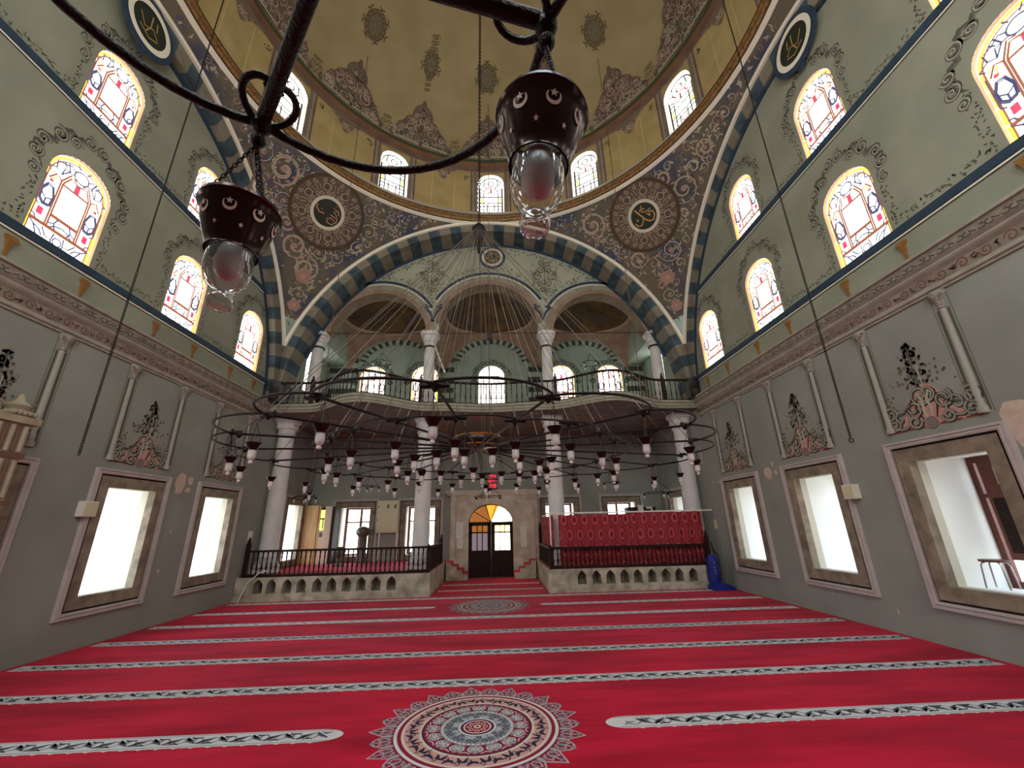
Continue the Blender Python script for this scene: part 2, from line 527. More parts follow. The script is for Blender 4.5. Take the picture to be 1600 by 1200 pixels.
M_wallhi = mat('painted_highlight_grey', (172, 172, 160), .85)

def panel_ornament(mb, f, yc, s):
    """rococo cartouche with pink ground painted above a window"""
    g = lambda u, v, n: f(yc + s * u, 3.22 + v, n)
    mb.poly(g, [(-.68, 0), (.68, 0), (.66, .1), (.5, .12), (.38, .2), (.3, .42), (.16, .62), (0, .66), (-.16, .6), (-.3, .38), (-.42, .16), (-.66, .2)], M_pink, .004)
    for a, b in ((-.68, -.45), (-.4, -.12), (.12, .42), (.48, .68)):
        mb.ribbon(g, [(a, .0), (b, .0)], .03, M_redl, .006)
    def st(pts, w, m, o=.008): mb.ribbon(g, pts, w, m, o)
    S_ = [(-.62, .3, .12, 1, 0), (.64, .3, .13, -1, 2), (-.22, .3, .13, 1, 4), (.26, .36, .14, -1, 1), (-.46, .2, .2, 1, 2.4), (.42, .24, .2, -1, .6), (-.05, .5, .17, -1, 0), (.06, .5, .14, 1, 3.1), (-.6, .12, .1, -1, 1), (.6, .12, .1, 1, 2), (.27, .1, .1, 1, 3), (-.25, .1, .1, -1, 0)]
    for x, y, r, d, ph in S_:
        sp = spiral(x, y, r, 1.5, d, ph)
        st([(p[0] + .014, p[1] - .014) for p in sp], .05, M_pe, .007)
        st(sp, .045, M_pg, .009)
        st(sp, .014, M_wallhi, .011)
    for sg in (-1, 1):
        st(arc(sg * .52, .62, .36, 270 if sg > 0 else 270, 270 - sg * 75, 10), taper(11, .07), M_pg, .009)
        st(arc(sg * .53, .60, .36, 270, 270 - sg * 75, 10), taper(11, .02), M_pe, .011)
        st([(sg * .02, .05), (sg * .06, .25), (sg * .04, .42), (sg * .1, .55)], taper(4, .05, .5), M_wallhi, .01)
        st([(sg * .1, .1), (sg * .17, .3), (sg * .1, .45)], taper(3, .04, .5), M_pe, .009)
    mb.disc(g, (0, .04), .1, M_mauvef, .012, 9)
    rnd = random.Random(int(yc * 31) + int(s))
    for k in range(170):                     # foliage spire
        t = rnd.random() ** 1.1
        v = .62 + .72 * t
        hw = .36 * (1 - t) + .04
        u = rnd.gauss(0, hw * .5)
        a = rnd.uniform(0, 6.28)
        st([(u, v), (u + .028 * cos(a), v + .04 * abs(sin(a)) + .015)], taper(2, .04, 1), rnd.choice([M_ph, M_pg, M_pg, M_mauvef]), .006)
    st([(0, .6), (-.02, .9), (.01, 1.1), (0, 1.32)], .018, M_ph, .007)
    st([(.05, .6), (.05, .95)], .02, M_wallhi, .007)
    for k in range(16):
        u = rnd.choice([-1, 1]) * rnd.uniform(.48, .62); v = .38 + rnd.random() * .25; a = rnd.uniform(0, 6.28)
        st([(u, v), (u + .035 * cos(a), v + .03 * sin(a))], .025, rnd.choice([M_ph, M_pd]), .006)
M_mauvef = mat('mauve_flower_paint', (130, 114, 112), .85)

def side_paint(side):
    F = FL if side == 'left' else FR
    f = F(0); wall = wall_left if side == 'left' else wall_right
    s = 1 if side == 'left' else -1
    mb = MB()
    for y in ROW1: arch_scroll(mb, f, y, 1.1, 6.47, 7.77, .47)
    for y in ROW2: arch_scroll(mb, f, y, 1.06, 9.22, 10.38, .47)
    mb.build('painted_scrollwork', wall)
    mb = MB()
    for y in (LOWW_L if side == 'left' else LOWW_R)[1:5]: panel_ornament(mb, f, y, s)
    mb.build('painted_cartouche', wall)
    mb = MB()                                # blue bands under the window rows
    mb.box(YB, 12.92, 6.33, 6.47, 0, .035, M_blue, f=lambda a, b, c: f(a, b, c)) if 0 else None
    for z0, z1, ya, yb in ((6.33, 6.47, YB, 12.95), (9.08, 9.22, .9, 11.95)):
        for u0 in (ya,):
            c = [(ya, z0), (yb, z0), (yb, z1), (ya, z1)]
            mb.face([f(p[0], p[1], .05) for p in c], M_blue)
            mb.face([f(ya, z1, 0), f(yb, z1, 0), f(yb, z1, .05), f(ya, z1, .05)], M_blue)
            mb.face([f(ya, z0, 0), f(yb, z0, 0), f(yb, z0, .05), f(ya, z0, .05)], M_blue)
            mb.ribbon(f, [(ya, z0 - .02), (yb, z0 - .02)], .03, M_cream, .03)
    mb.build('blue_band', wall)
M_green2 = mat('bottle_green_disc', (30, 40, 30), .6)
M_calli = mat('gold_lettering', (196, 156, 92), .5)
side_paint('left'); side_paint('right')
def side_roundel(F, n0, side):
    T = Vector(F(0)(5.94, 11.86, n0))
    t = thing('lettered_roundel', 'white-ringed dark oval-looking lettered roundel at the crown of the %s wall' % side, 'roundel', tuple(T))
    f = lambda u, v, n: Vector(F(0)(5.94 + u, 11.86 + v, n0 + n)) - T
    mb = MB()
    mb.disc(f, (0, 0), .64, M_blue, .03, 40, r0=.5)
    mb.grid([[f(.64 * cos(2 * pi * k / 40), .64 * sin(2 * pi * k / 40), o) for k in range(40)] for o in (0, .03)], M_blue, wrap=True)
    for q in (-1, 1): mb.poly(f, [(-.12, q * .6), (.12, q * .6), (.07, q * .78), (-.07, q * .78)], M_blue, .02)
    mb.build('blue_surround', t)
    mb = MB(); mb.disc(f, (0, 0), .52, M_cream, .045, 40, r0=.4); mb.build('white_ring', t)
    mb = MB(); mb.disc(f, (0, 0), .41, M_green2, .03, 36)
    for P in ([(-.25, .1), (-.1, -.12), (.08, .02), (.22, -.1)], [(0, .28), (.02, 0), (-.05, -.2)], [(-.2, -.18), (.05, -.26), (.24, -.14)], [(.12, .25), (.16, .05)]):
        mb.ribbon(f, P, .025, M_calli, .036)
    mb.build('lettered_disc', t)
side_roundel(FL, -XL - (AX - CX) + .01, 'left'); side_roundel(FR, XR - (AX + CX) + .01, 'right')

def patches(side, L):
    F = FL if side == 'left' else FR
    f = F(0); rnd = random.Random(5); mb = MB()
    for y, z, a, b in L:
        n = 14
        mb.face([f(y + a * cos(2 * pi * k / n) * rnd.uniform(.75, 1.1), z + b * sin(2 * pi * k / n) * rnd.uniform(.75, 1.1), .003) for k in range(n)], M_patch)
    mb.build('bare_plaster_patch', wall_left if side == 'left' else wall_right)
patches('left', [(10.1, 2.95, .17, .27), (10.42, 3.05, .1, .1), (10.38, 2.84, .1, .06), (10.15, 1.9, .03, .04), (10.05, 1.1, .04, .04), (12.5, 1.3, .04, .05), (13.2, 1.6, .03, .08)])
patches('right', [(10.2, 2.95, .16, .17), (9.98, 3.15, .05, .06), (9.9, 2.95, .07, .06), (4.9, 3.0, .28, .36), (12.9, 3.0, .05, .04), (12.6, 2.98, .08, .03), (13.4, 3.9, .05, .3),
                  (9.72, .5, .03, .06), (9.0, .42, .03, .02), (7.6, .35, .02, .05), (9.55, 1.9, .02, .02), (9.5, 1.6, .03, .04), (14.9, 3.3, .5, .25)])

# cornice, pilasters, brackets
ti = [0]
def trim(o, lab):
    ti[0] += 1
    o.name = 'trim_%d' % ti[0]
    return tag(o, lab, 'moulding', kind='structure')
def cornice(F, side):
    f = F(0); mb = MB()
    prof = [(0, 5.14), (.03, 5.14), (.03, 5.17), (.06, 5.19), (.06, 5.24), (.04, 5.26), (.05, 5.42), (.1, 5.47), (.12, 5.5), (.12, 5.53), (.17, 5.58), (.19, 5.66), (.2, 5.7), (.24, 5.71), (.24, 5.76), (0, 5.78)]
    for k, (a, b) in enumerate(zip(prof, prof[1:])):
        m = {5: M_frieze, 10: M_frieze2, 11: M_frieze2}.get(k, M_frame2)
        mb.face([f(YB, a[1], a[0]), f(13.0, a[1], a[0]), f(13.0, b[1], b[0]), f(YB, b[1], b[0])], m)
    o = trim(mb.build('x'), 'pinkish carved cornice running along the %s wall' % side)
    mb = MB(); rnd = random.Random(3)
    g = lambda u, v, n: f(u, v, .046 + n)
    y = 1.5; k = 0
    while y < 13:
        sg = 1 if k % 2 else -1
        mb.ribbon(g, spiral(y, 5.34, .075, 1.4, sg, 0), .022, M_redf, .004)
        for j in range(4):
            a = rnd.uniform(0, 6.28)
            mb.ribbon(g, [(y + .13 + .04 * j * .5, 5.3 + .02 * j), (y + .13 + .05 * cos(a), 5.34 + .05 * sin(a))], .022, [M_redf, M_pe][j % 2], .005)
        y += .3; k += 1
    g2 = lambda u, v, n: f(u, v, .155 + (v - 5.56) * .3 + n)
    y = 1.5
    while y < 13:
        for sg in (-1, 1):
            mb.ribbon(g2, arc(y + sg * .05, 5.615, .05, 90, 90 + sg * 250, 8, .03), .018, M_ph, .01)
        mb.ribbon(g2, [(y + .12, 5.6), (y + .2, 5.635)], .02, M_ph, .01)
        y += .28
    mb.build('carved_foliage', o)
M_frame2 = mat('warm_grey_moulding', (162, 158, 148), .75, rgb2=(146, 142, 132), scale=5)
M_frieze = mat('rose_grey_frieze', (146, 134, 124), .8, rgb2=(126, 114, 105), scale=6)
M_frieze2 = mat('grey_frieze', (156, 150, 138), .8, rgb2=(128, 122, 112), scale=8)
M_redf = mat('faded_red_foliage', (112, 80, 74), .85)
cornice(FL, 'left'); cornice(FR, 'right')

def pilaster(F, y, side, nlab):
    f = F(y); mb = MB()
    def half(prof, m):
        rows = []
        for r, z in prof:
            rows.append([f(r * cos(pi * k / 8), z, .002 + r * sin(pi * k / 8) * .8) for k in range(9)])
        mb.grid(rows, m)
    half([(.07, 3.22), (.07, 3.3), (.045, 3.33), (.043, 4.8), (.038, 4.86)], M_pil)
    half([(.038, 4.86), (.06, 4.88), (.045, 4.9), (.06, 4.97), (.1, 5.04), (.13, 5.1), (.13, 5.14)], M_pilc)
    for s in (-1, 1):
        mb.ribbon(f, [(s * .085, 3.25), (s * .075, 4.85)], .035, M_ph, .003); mb.ribbon(f, [(s * .125, 3.22), (s * .125, 5.1)], .014, M_pg, .003)
        mb.ribbon(f, spiral(s * .11, 5.05, .04, 1.2, s, 0), .014, M_pg, .09)
    o = mb.build('x', smooth=True)
    trim(o, nlab)
M_pil = mat('light_grey_pilaster', (158, 155, 147), .7)
M_pilc = mat('pale_pilaster_capital', (166, 161, 152), .7, rgb2=(122, 118, 110), scale=30)
for side, F, low in (('left', FL, LOWW_L), ('right', FR, LOWW_R)):
    n = 0
    for i, y in enumerate(low[1:5]):
        for s in (-1, 1):
            n += 1
            pilaster(F, y + s * .71, side, 'slim grey pilaster under the %s cornice, %s counted towards the gallery' % (side, nth(n)))
for side, F in (('left', FL), ('right', FR)):
    for i, y in enumerate([3.8, 5.48, 6.66, 8.3, 9.5, 10.95, 12.1]):
        f = F(y); mb = MB()
        rows = [[f(-w, z, 0), f(-w * .8, z, d), f(w * .8, z, d), f(w, z, 0)] for w, z, d in ((.024, 5.8, .02), (.03, 6.03, .03), (.045, 6.05, .04), (.04, 6.08, .04), (.06, 6.15, .06), (.088, 6.18, .06), (.088, 6.22, .05))]
        mb.grid(rows, M_och)
        mb.face([f(-.088, 6.22, 0), f(.088, 6.22, 0), f(.08, 6.22, .05), f(-.08, 6.22, .05)], M_och)
        o = mb.build('bracket_ornament')
        tag(o, 'ochre bracket above the cornice on %s wall, %s from the front' % (side, nth(i + 1)), 'bracket', 'ochre brackets on the %s wall' % side)

# ================================================================== windows
wi = [0]
def window(lab):
    wi[0] += 1
    return thing('window_%d' % wi[0], lab, 'window', kind='structure')
def mould_frame(mb, f, uc, w, v0, v1, b, m, prof):
    # mitred frame: rings at increasing outset
    def ring(o, n): return [f(uc - w / 2 - o, v0 - o, n), f(uc + w / 2 + o, v0 - o, n), f(uc + w / 2 + o, v1 + o, n), f(uc - w / 2 - o, v1 + o, n)]
    mb.grid([ring(o, n) for o, n in prof], m, wrap=True)

def low_window(f, uc, lab, top=2.73, depth=1.08, glass=True, casement=True):
    w, v0 = 1.14, .86
    t = window(lab)
    mb = MB()                                            # outer painted moulding
    mould_frame(mb, f, uc, w, v0, top, 0, M_frame, [(.235, 0), (.235, .05), (.27, .06), (.29, .04), (.3, .06), (.335, .06), (.345, 0)])
    mb.build('moulding', t)
    mb = MB()
    mould_frame(mb, f, uc, w, v0, top, 0, M_stone, [(0, -.12), (0, .03), (.2, .035)])
    mould_frame(mb, f, uc, w, v0, top, 0, M_black, [(.2, .035), (.2, .005), (.235, .005)])
    mould_frame(mb, f, uc, w, v0, top, 0, M_reveal, [(-.0, -.12), (0, -.26), (.03, -.27)])
    mb.build('stone_frame', t)
    mb = MB(); e = .03
    mould_frame(mb, f, uc, w, v0, top, 0, M_jamb, [(e, -.27), (e + .02, -depth)])
    mb.build('jamb', t)
    mb = MB()
    a, b = uc - w / 2 - .05, uc + w / 2 + .05
    g = lambda x, y, z: f(x, z, y)
    d0, d1 = -depth - .02, -depth + .05
    mb.box(a, b, d0, d1, v0 - .05, v0 + .05, M_wood2, g); mb.box(a, b, d0, d1, top - .05, top + .05, M_wood2, g)
    for x in (a, uc - .04, b - .09): mb.box(x, x + .09, d0, d1 + .004, v0, top, M_wood2, g)
    mb.box(a, b, d0, d1 + .002, v0 + (top - v0) * .68, v0 + (top - v0) * .68 + .06, M_wood2, g)
    mb.build('casement', t)
    if glass:
        mb = MB(); mb.face([f(a, v0, -depth), f(b, v0, -depth), f(b, top, -depth), f(a, top, -depth)], M_pane)
        mb.build('pane', t)
    return t
names = ['nearest the camera', 'beside the camera', 'third towards the gallery', 'fourth towards the gallery', 'last before the gallery', 'under the gallery']
for i, y in enumerate(LOWW_L):
    low_window(FL(0), y, 'rectangular stone-framed window low on the left wall, ' + names[i], depth=1.3)
    portal((XL - 1.32, y, 1.8), (0, -pi / 2, 0), 1.9, 1.14)
for i, y in enumerate(LOWW_R):
    low_window(FR(0), y, 'rectangular stone-framed window low on the right wall, ' + names[i])
    portal((XR + 1.1, y, 1.8), (0, pi / 2, 0), 1.9, 1.14)
for i, x in enumerate(LWB):
    low_window(FB(0), x, 'stone-framed window in the far wall under the gallery, %s from the left' % nth(i + 1), top=2.65, depth=.8)
    portal((x, YF + .82, 1.75), (-pi / 2, 0, 0), 1.14, 1.9)
for x in (-4.5, 4.0):
    low_window(FK(0), x, 'rectangular window in the wall behind the camera at x %s side' % ('left' if x < 0 else 'right'))
    portal((x, YB - 1.1, 1.8), (pi / 2, 0, 0), 1.14, 1.9)

def leaded(f, uc, v0, w, zs, rise, lab, depth=.07, style=0, m_rev=None, pane=None):
    """arched window of coloured leaded glass"""
    t = window(lab)
    top = archtop(w, zs, rise)
    n = 20
    arcp = [(w / 2 * cos(pi * k / n), zs + rise * sin(pi * k / n)) for k in range(n + 1)]
    out = [(w / 2, v0)] + arcp + [(-w / 2, v0)]
    out = [p for j, p in enumerate(out) if j == 0 or p != out[j - 1]]
    g = lambda u, v, o: f(uc + u, v, -depth + o)
    mb = MB()
    cl = out + [out[0]]
    mb.grid([[f(uc + p[0], p[1], 0) for p in cl], [f(uc + p[0] * .995, p[1] - .0, -depth) for p in cl]], m_rev or M_reveal)
    mb.build('reveal', t)
    mb = MB()
    mb.face([g(p[0], p[1], 0) for p in out], pane or G_white)
    mb.build('glass_pane', t)
    mb = MB(); ld = MB()
    H = zs + rise - v0
    sc = H / 1.77; sw = w / 1.1
    if style == 0:
        ins = [(p[0] * .93, v0 + (p[1] - v0) * .965 + .03) for p in out]
        b = .075
        rim = [(p[0] * (1 - b / w), p[1] - b * .5 * (p[1] - v0) / H) for p in out]
        for j in range(0, len(rim) - 1):
            m = G_yell if rim[j][1] < v0 + .5 * sc and rim[j + 1][1] < v0 + .5 * sc else G_amber
            if j == 0 or j == len(rim) - 2:      # long sides: several strips
                a_, b_ = rim[j], rim[j + 1]
                for k in range(4):
                    p = [(a_[0], a_[1] + (b_[1] - a_[1]) * (k + q) / 4) for q in (.04, .96)]
                    mb.ribbon(g, p, b * .8, G_yell if min(p[0][1], p[1][1]) < v0 + .45 * sc else G_amber, .004)
            else:
                mb.ribbon(g, [rim[j], rim[j + 1]], b * .8, m, .004)
        for k in range(4):
            mb.ribbon(g, [(-w / 2 + w * (k + .04) / 4, v0 + .03), (-w / 2 + w * (k + .96) / 4, v0 + .03)], b * .8, G_yell, .004)
        X = lambda x: x * sw
        Z = lambda z: v0 + z * sc
        L2 = lambda P, m=G_brown, ww=.016: ld.ribbon(g, [(X(p[0]), Z(p[1])) for p in P], ww * 1.9, m, .012)
        for s in (-1, 1):
            L2([(s * .23, .28), (s * .23, 1.17)]); L2([(s * .265, .28), (s * .265, 1.2)])
            L2([(s * .23, 1.17), (s * .14, 1.36), (s * .05, 1.33), (0, 1.3)]); L2([(s * .265, 1.19), (s * .16, 1.41), (s * .06, 1.37)])
            L2([(s * .265, 1.19), (s * .36, 1.25), (s * .45, 1.1)], G_brown)
            # blue loop
            lp = [(s * .3, .62), (s * .28, .8), (s * .33, .98), (s * .42, 1.0), (s * .48, .86), (s * .47, .68), (s * .4, .6), (s * .3, .62)]
            L2(lp, G_line, .02); L2([(p[0] * .9 + s * .035, p[1] * .85 + .12) for p in lp], G_line, .014)
            L2([(s * .28, .78), (s * .38, .72), (s * .47, .8)], G_line, .014); L2([(s * .38, .72), (s * .38, .6)], G_line, .014)
            mb.poly(g, [(X(s * .34), Z(.4)), (X(s * .43), Z(.4)), (X(s * .43), Z(.54)), (X(s * .34), Z(.54))], G_red, .006)
            mb.poly(g, [(X(s * .36), Z(1.06)), (X(s * .42), Z(1.06)), (X(s * .42), Z(1.12)), (X(s * .36), Z(1.12))], G_red, .006)
            mb.ribbon(g, [(X(p[0]), Z(p[1])) for p in [(s * .38, 1.1), (s * .34, 1.2), (s * .4, 1.26), (s * .45, 1.2)]], .025, G_yell, .006)
            for P in ([(s * .5, .28), (s * .4, .2), (s * .32, .05)], [(s * .28, .24), (s * .2, .12), (s * .1, .1), (s * .08, .24)], [(s * .1, .1), (s * .08, .04)],
                      [(s * .52, 1.3), (s * .4, 1.36), (s * .3, 1.3), (s * .2, 1.45)], [(s * .4, 1.36), (s * .42, 1.5)], [(s * .2, 1.45), (s * .26, 1.6)],
                      [(s * .12, 1.52), (s * .2, 1.58), (s * .3, 1.52), (s * .4, 1.5)], [(s * .22, .36), (s * .14, .4), (s * .1, .5)], [(s * .14, .4), (s * .1, .3)],
                      [(s * .5, 1.15), (s * .5, .6)], [(s * .5, .6), (s * .44, .56)], [(s * .06, 1.62), (s * .12, 1.7)], [(s * .3, 1.3), (s * .28, 1.45), (s * .13, 1.44)],
                      [(s * .4, .28), (s * .44, .36), (s * .5, .38)], [(s * .2, .28), (s * .12, .36), (0, .4)], [(s * .24, .08), (s * .3, .16), (s * .4, .2)], [(s * .46, 1.24), (s * .52, 1.3)], [(s * .33, 1.56), (s * .26, 1.48)]):
                L2(P, G_line, .013)
        L2([(-.5, .3), (.5, .3)]); L2([(-.5, .27), (.5, .27)]); L2([(-.23, .5), (.23, .5)]); L2([(-.23, .53), (.23, .53)]); L2([(-.23, 1.15), (.23, 1.15)], ww=.02)
        mb.poly(g, [(X(-.045), Z(1.17)), (X(.045), Z(1.17)), (X(.04), Z(1.34)), (X(-.04), Z(1.34))], G_red, .006)
        L2(arc(0, 1.49, .13, 0, 360, 16, .11), G_line, .014); L2(arc(0, .12, .07, 0, 360, 12), G_line, .012)
        L2([(p[0] * (1 - .12), (p[1] - v0) / sc * .94) for p in [(a / sw, b_) for a, b_ in out]], G_brown, .012)
    elif style == 1:                                      # dome windows
        X = lambda x: x * sw
        Z = lambda z: v0 + z * sc
        L2 = lambda P, m=M_greyl, ww=.018: ld.ribbon(g, [(X(p[0]), Z(p[1])) for p in P], ww * 2.3, m, .012)
        rnd = random.Random(4)
        mb.ribbon(g, [(X(p[0]), Z(p[1])) for p in [(-.28, 1.05), (-.18, 1.2), (-.05, 1.25), (.05, 1.25), (.18, 1.2), (.28, 1.05)]], .045, G_red, .006)
        mb.ribbon(g, [(X(-.1), Z(.3)), (X(-.06), Z(.15)), (X(.06), Z(.15)), (X(.1), Z(.3))], .035, G_red, .006)
        for s in (-1, 1):
            mb.poly(g, [(X(s * .34), Z(.5)), (X(s * .42), Z(.5)), (X(s * .42), Z(.75)), (X(s * .34), Z(.75))], G_yell if s < 0 else G_amber, .006)
            L2([(s * .3, 0), (s * .3, 1.0)]); L2([(s * .46, 0), (s * .46, 1.2)]); L2([(s * .15, .1), (s * .15, .45)])
            L2([(s * .28, 1.05), (s * .4, 1.15), (s * .5, 1.1)]); L2([(s * .18, 1.2), (s * .3, 1.35), (s * .42, 1.38)]); L2([(s * .3, 1.35), (s * .26, 1.6)])
            L2([(s * .3, .2), (s * .5, .2)]); L2([(s * .3, .85), (s * .46, .85)])
        for z in (.35, .5, .78, .98): L2([(-.5, z), (.5, z)], ww=.02)
        L2(arc(0, 1.42, .12, 0, 360, 14)); L2(arc(0, 1.25, .48, 20, 160, 14, .45))
        L2([(0, .98), (0, 1.2)], G_brown, .03)
        L2([(p[0] / sw * .9, (p[1] - v0) / sc * .95) for p in out], M_greyl, .014)
    elif style == 2:                                      # plain muntin grid
        for k in range(1, 5):
            x = -w / 2 + w * k / 5
            ld.ribbon(g, [(x, v0), (x, top(x))], .03, M_white, .012)
        z = v0
        while z < zs + .2:
            hw = w / 2 if z < zs else w / 2 * sqrt(max(.01, 1 - ((z - zs) / rise) ** 2))
            ld.ribbon(g, [(-hw, z), (hw, z)], .03, M_greyl, .014)
            z += .26
    if mb.f: mb.build('coloured_glass', t)
    ld.build('lead_tracery', t)
    return t
M_greyl = mat('grey_lead', (92, 90, 86), .6)
where = ['behind the camera', 'beside the camera', 'nearest fully seen', 'second from the gallery', 'nearest the gallery']
M_peach = mat('painted_peach_light_reveal', (220, 190, 168), .7)  # peach light from the panes put into the reveal colour
for side, F in (('left', FL), ('right', FR)):
    for i, y in enumerate(ROW1):
        leaded(F(0), y, 6.47, 1.1, 7.77, .47, 'stained glass window in the lower row of the %s wall, %s' % (side, where[i]), m_rev=M_peach)
    for i, y in enumerate(ROW2):
        leaded(F(0), y, 9.22, 1.06, 10.38, .47, 'stained glass window in the upper row of the %s wall, %s' % (side, ['above the camera', 'in the middle', 'nearest the gallery'][i]), m_rev=M_peach)
    leaded(F(0), 15.8, 6.95, 1.15, 8.2, .5, 'arched window in the %s end wall of the gallery' % side, style=2)
for i, x in enumerate(UPB):
    leaded(FB(0), x, 6.92, 1.15, 8.2, .5, 'arched gallery window in the far wall, %s from the left' % nth(i + 1), style=2 if i == 2 else 0)
for i, x in enumerate((-4.5, -1.8, 1.3, 4.0)):  # added windows in the unseen wall, glowing to fill the room
    leaded(FK(0), x, 6.47, 1.1, 7.77, .47, 'added glowing arched window high in the unseen wall behind the camera, %s from the left' % nth(i + 1), style=2, pane=G_fill)
for i, x in enumerate((-3.2, -.25, 2.7)):  # second added row, unseen, for more fill light
    leaded(FK(0), x, 9.22, 1.1, 10.38, .47, 'added glowing arched window in the unseen upper row behind the camera, %s from the left' % nth(i + 1), style=2, pane=G_fill)

# ================================================================== great arches, pendentives, dome
def sph(x, y, off=0):
    r2 = (x - CX) ** 2 + (y - CY) ** 2
    return ZS + sqrt(max((RS - off) ** 2 - r2, 0))

# pendentives
mb = MB()
for q in range(4):
    rows = []
    N = 28
    for i in range(N + 1):
        a = (q + i / N) * pi / 2
        s_, c_ = sin(a), cos(a)
        rb = min(AX / abs(s_) if abs(s_) > 1e-6 else 99, AY / abs(c_) if abs(c_) > 1e-6 else 99)
        rb = max(rb, RR)
        rows.append([Vector((CX + s_ * (RR + (rb - RR) * k / 12), CY + c_ * (RR + (rb - RR) * k / 12), sph(CX + s_ * (RR + (rb - RR) * k / 12), CY + c_ * (RR + (rb - RR) * k / 12)))) for k in range(13)])
    mb.grid(rows, M_pend)
pend = tag(mb.build('pendentives', smooth=True), 'mottled mauve and navy curved corners below the dome with scroll painting', 'wall', kind='structure')

def inside(p, marg=.0):
    dx, dy = p.x - CX, p.y - CY
    return abs(dx) < AX - marg and abs(dy) < AY - marg and sqrt(dx * dx + dy * dy) > RR + marg and p.z > ZS
def pend_scroll(sx_):
    c0 = Vector((CX, CY, ZS))
    d0 = (Vector((5.35 * sx_ + .0 * sx_, 5.1, 6.3))).normalized()
    U = d0.cross(Vector((0, 0, 1))).normalized()
    V = U.cross(d0).normalized()
    def g(u, v, off):
        d = d0 * RS + U * u + V * v
        return c0 + d.normalized() * (RS - off)
    rnd = random.Random(11)
    mb = MB(); placed = []
    # roundel centre
    rc = Vector((-5.62 if sx_ < 0 else 5.3, 11.52, 12.03))
    dr = (rc - c0).normalized() * RS
    k_ = RS / dr.dot(d0)
    ru, rv = (dr * k_).dot(U), (dr * k_).dot(V)
    placed.append((ru, rv, 1.3))
    big = [(.6, 40), (.42, 90), (.3, 150), (.2, 320), (.13, 500)]
    cols = [M_pa, M_pb, M_pc, M_pg, M_pa, M_pd]
    for R0, n in big:
        for t in range(n * 14):
            if R0 == big[0][0] and t > 600: break
            u, v = rnd.uniform(-6, 6), rnd.uniform(-7, 3.4)
            R = R0 * rnd.uniform(.75, 1.05)
            if not inside(g(u, v, 0), R * .95 + .06): continue
            if any((u - a) ** 2 + (v - b) ** 2 < (R + c) ** 2 * .66 for a, b, c in placed): continue
            placed.append((u, v, R))
            c = rnd.choice(cols); d = rnd.choice((-1, 1)); ph = rnd.uniform(0, 6.28)
            sp = spiral(u, v, R * .92, 1.7 if R > .25 else 1.3, d, ph)
            w = taper(len(sp), R * .24, .35)
            mb.ribbon(g, sp, [x * 1.5 for x in w], M_pe, .006)
            mb.ribbon(g, sp, w, c, .012)
            if R > .25:
                mb.ribbon(g, sp, [x * .3 for x in w], M_pa if c is not M_pa else M_pd, .018)
                mb.disc(g, (u, v), R * .2, M_pd, .02, 8)
                for j in range(9):
                    a = j * 2 * pi / 9 + ph
                    p0 = (u + R * .62 * cos(a), v + R * .62 * sin(a)); p1 = (u + R * .92 * cos(a + .45 * d), v + R * .92 * sin(a + .45 * d))
                    mb.ribbon(g, [p0, ((p0[0] + p1[0]) / 2, (p0[1] + p1[1]) / 2), p1], [R * .03, R * .13, R * .02], rnd.choice([M_pa, M_pb, M_pd]), .015)
    for t in range(4200):                          # small leaves filling the ground
        u, v = rnd.uniform(-6, 6), rnd.uniform(-7, 3.4)
        p = g(u, v, 0)
        if not inside(p, .1) or (u - ru) ** 2 + (v - rv) ** 2 < 1.32 ** 2: continue
        a = rnd.uniform(0, 6.28); L = rnd.uniform(.09, .2)
        mb.ribbon(g, [(u, v), (u + L * .5 * cos(a), v + L * .5 * sin(a)), (u + L * cos(a + .5), v + L * sin(a + .5))], [.015, .065, .01], rnd.choice([M_pa, M_pb, M_pc, M_pa, M_pd, M_pa]), .009)
    mb.build('painted_scrollwork', pend)
    # pink blossoms on the axis
    mb = MB()
    h = lambda u, v, off: g(ru + u, rv + v, off)
    for dv, dr_ in ((-2.35, .28), (-3.5, .24)):
        for j in range(6):
            a = j * pi / 3
            mb.disc(h, (dr_ * .6 * cos(a) - .25 * sx_ * 0, dv + dr_ * .6 * sin(a)), dr_ * .42, M_pd, .022, 10)
        mb.disc(h, (0, dv), dr_ * .3, M_pink, .026, 10)
    # roundel: rosetted ring, white ring, green disc with gold lettering
    mb.disc(h, (0, 0), 1.24, M_rbrown, .03, 48, r0=1.13)
    mb.disc(h, (0, 0), 1.14, M_rground, .026, 48, r0=.5)
    rr = random.Random(2)
    for j in range(8):
        a = j * pi / 4 + .4
        u, v = .82 * cos(a), .82 * sin(a)
        mb.disc(h, (u, v), .2, M_rdark, .032, 14)
        for k in range(3): mb.disc(h, (u, v), .19 - k * .06, M_pa if k == 1 else M_rground, .034 + .002 * k, 12, r0=.165 - k * .06)
    for j in range(46):
        a = j * 2 * pi / 46
        r = 1.02 if j % 2 else .64
        mb.ribbon(h, spiral(r * cos(a), r * sin(a), .075, 1.2, 1 if j % 4 < 2 else -1, a), .02, M_pa, .036)
        mb.ribbon(h, [(.74 * cos(a), .74 * sin(a)), (.93 * cos(a + .05), .93 * sin(a + .05))], .018, M_pa if j % 3 else M_pd, .033)
    mb.disc(h, (0, 0), .56, M_cream2, .05, 40, r0=.45)
    mb.disc(h, (0, 0), .46, M_green2, .045, 36)
    mb.grid([[h(.56 * cos(2 * pi * k / 40), .56 * sin(2 * pi * k / 40), o) for k in range(40)] for o in (.02, .05)], M_rbrown, wrap=True)
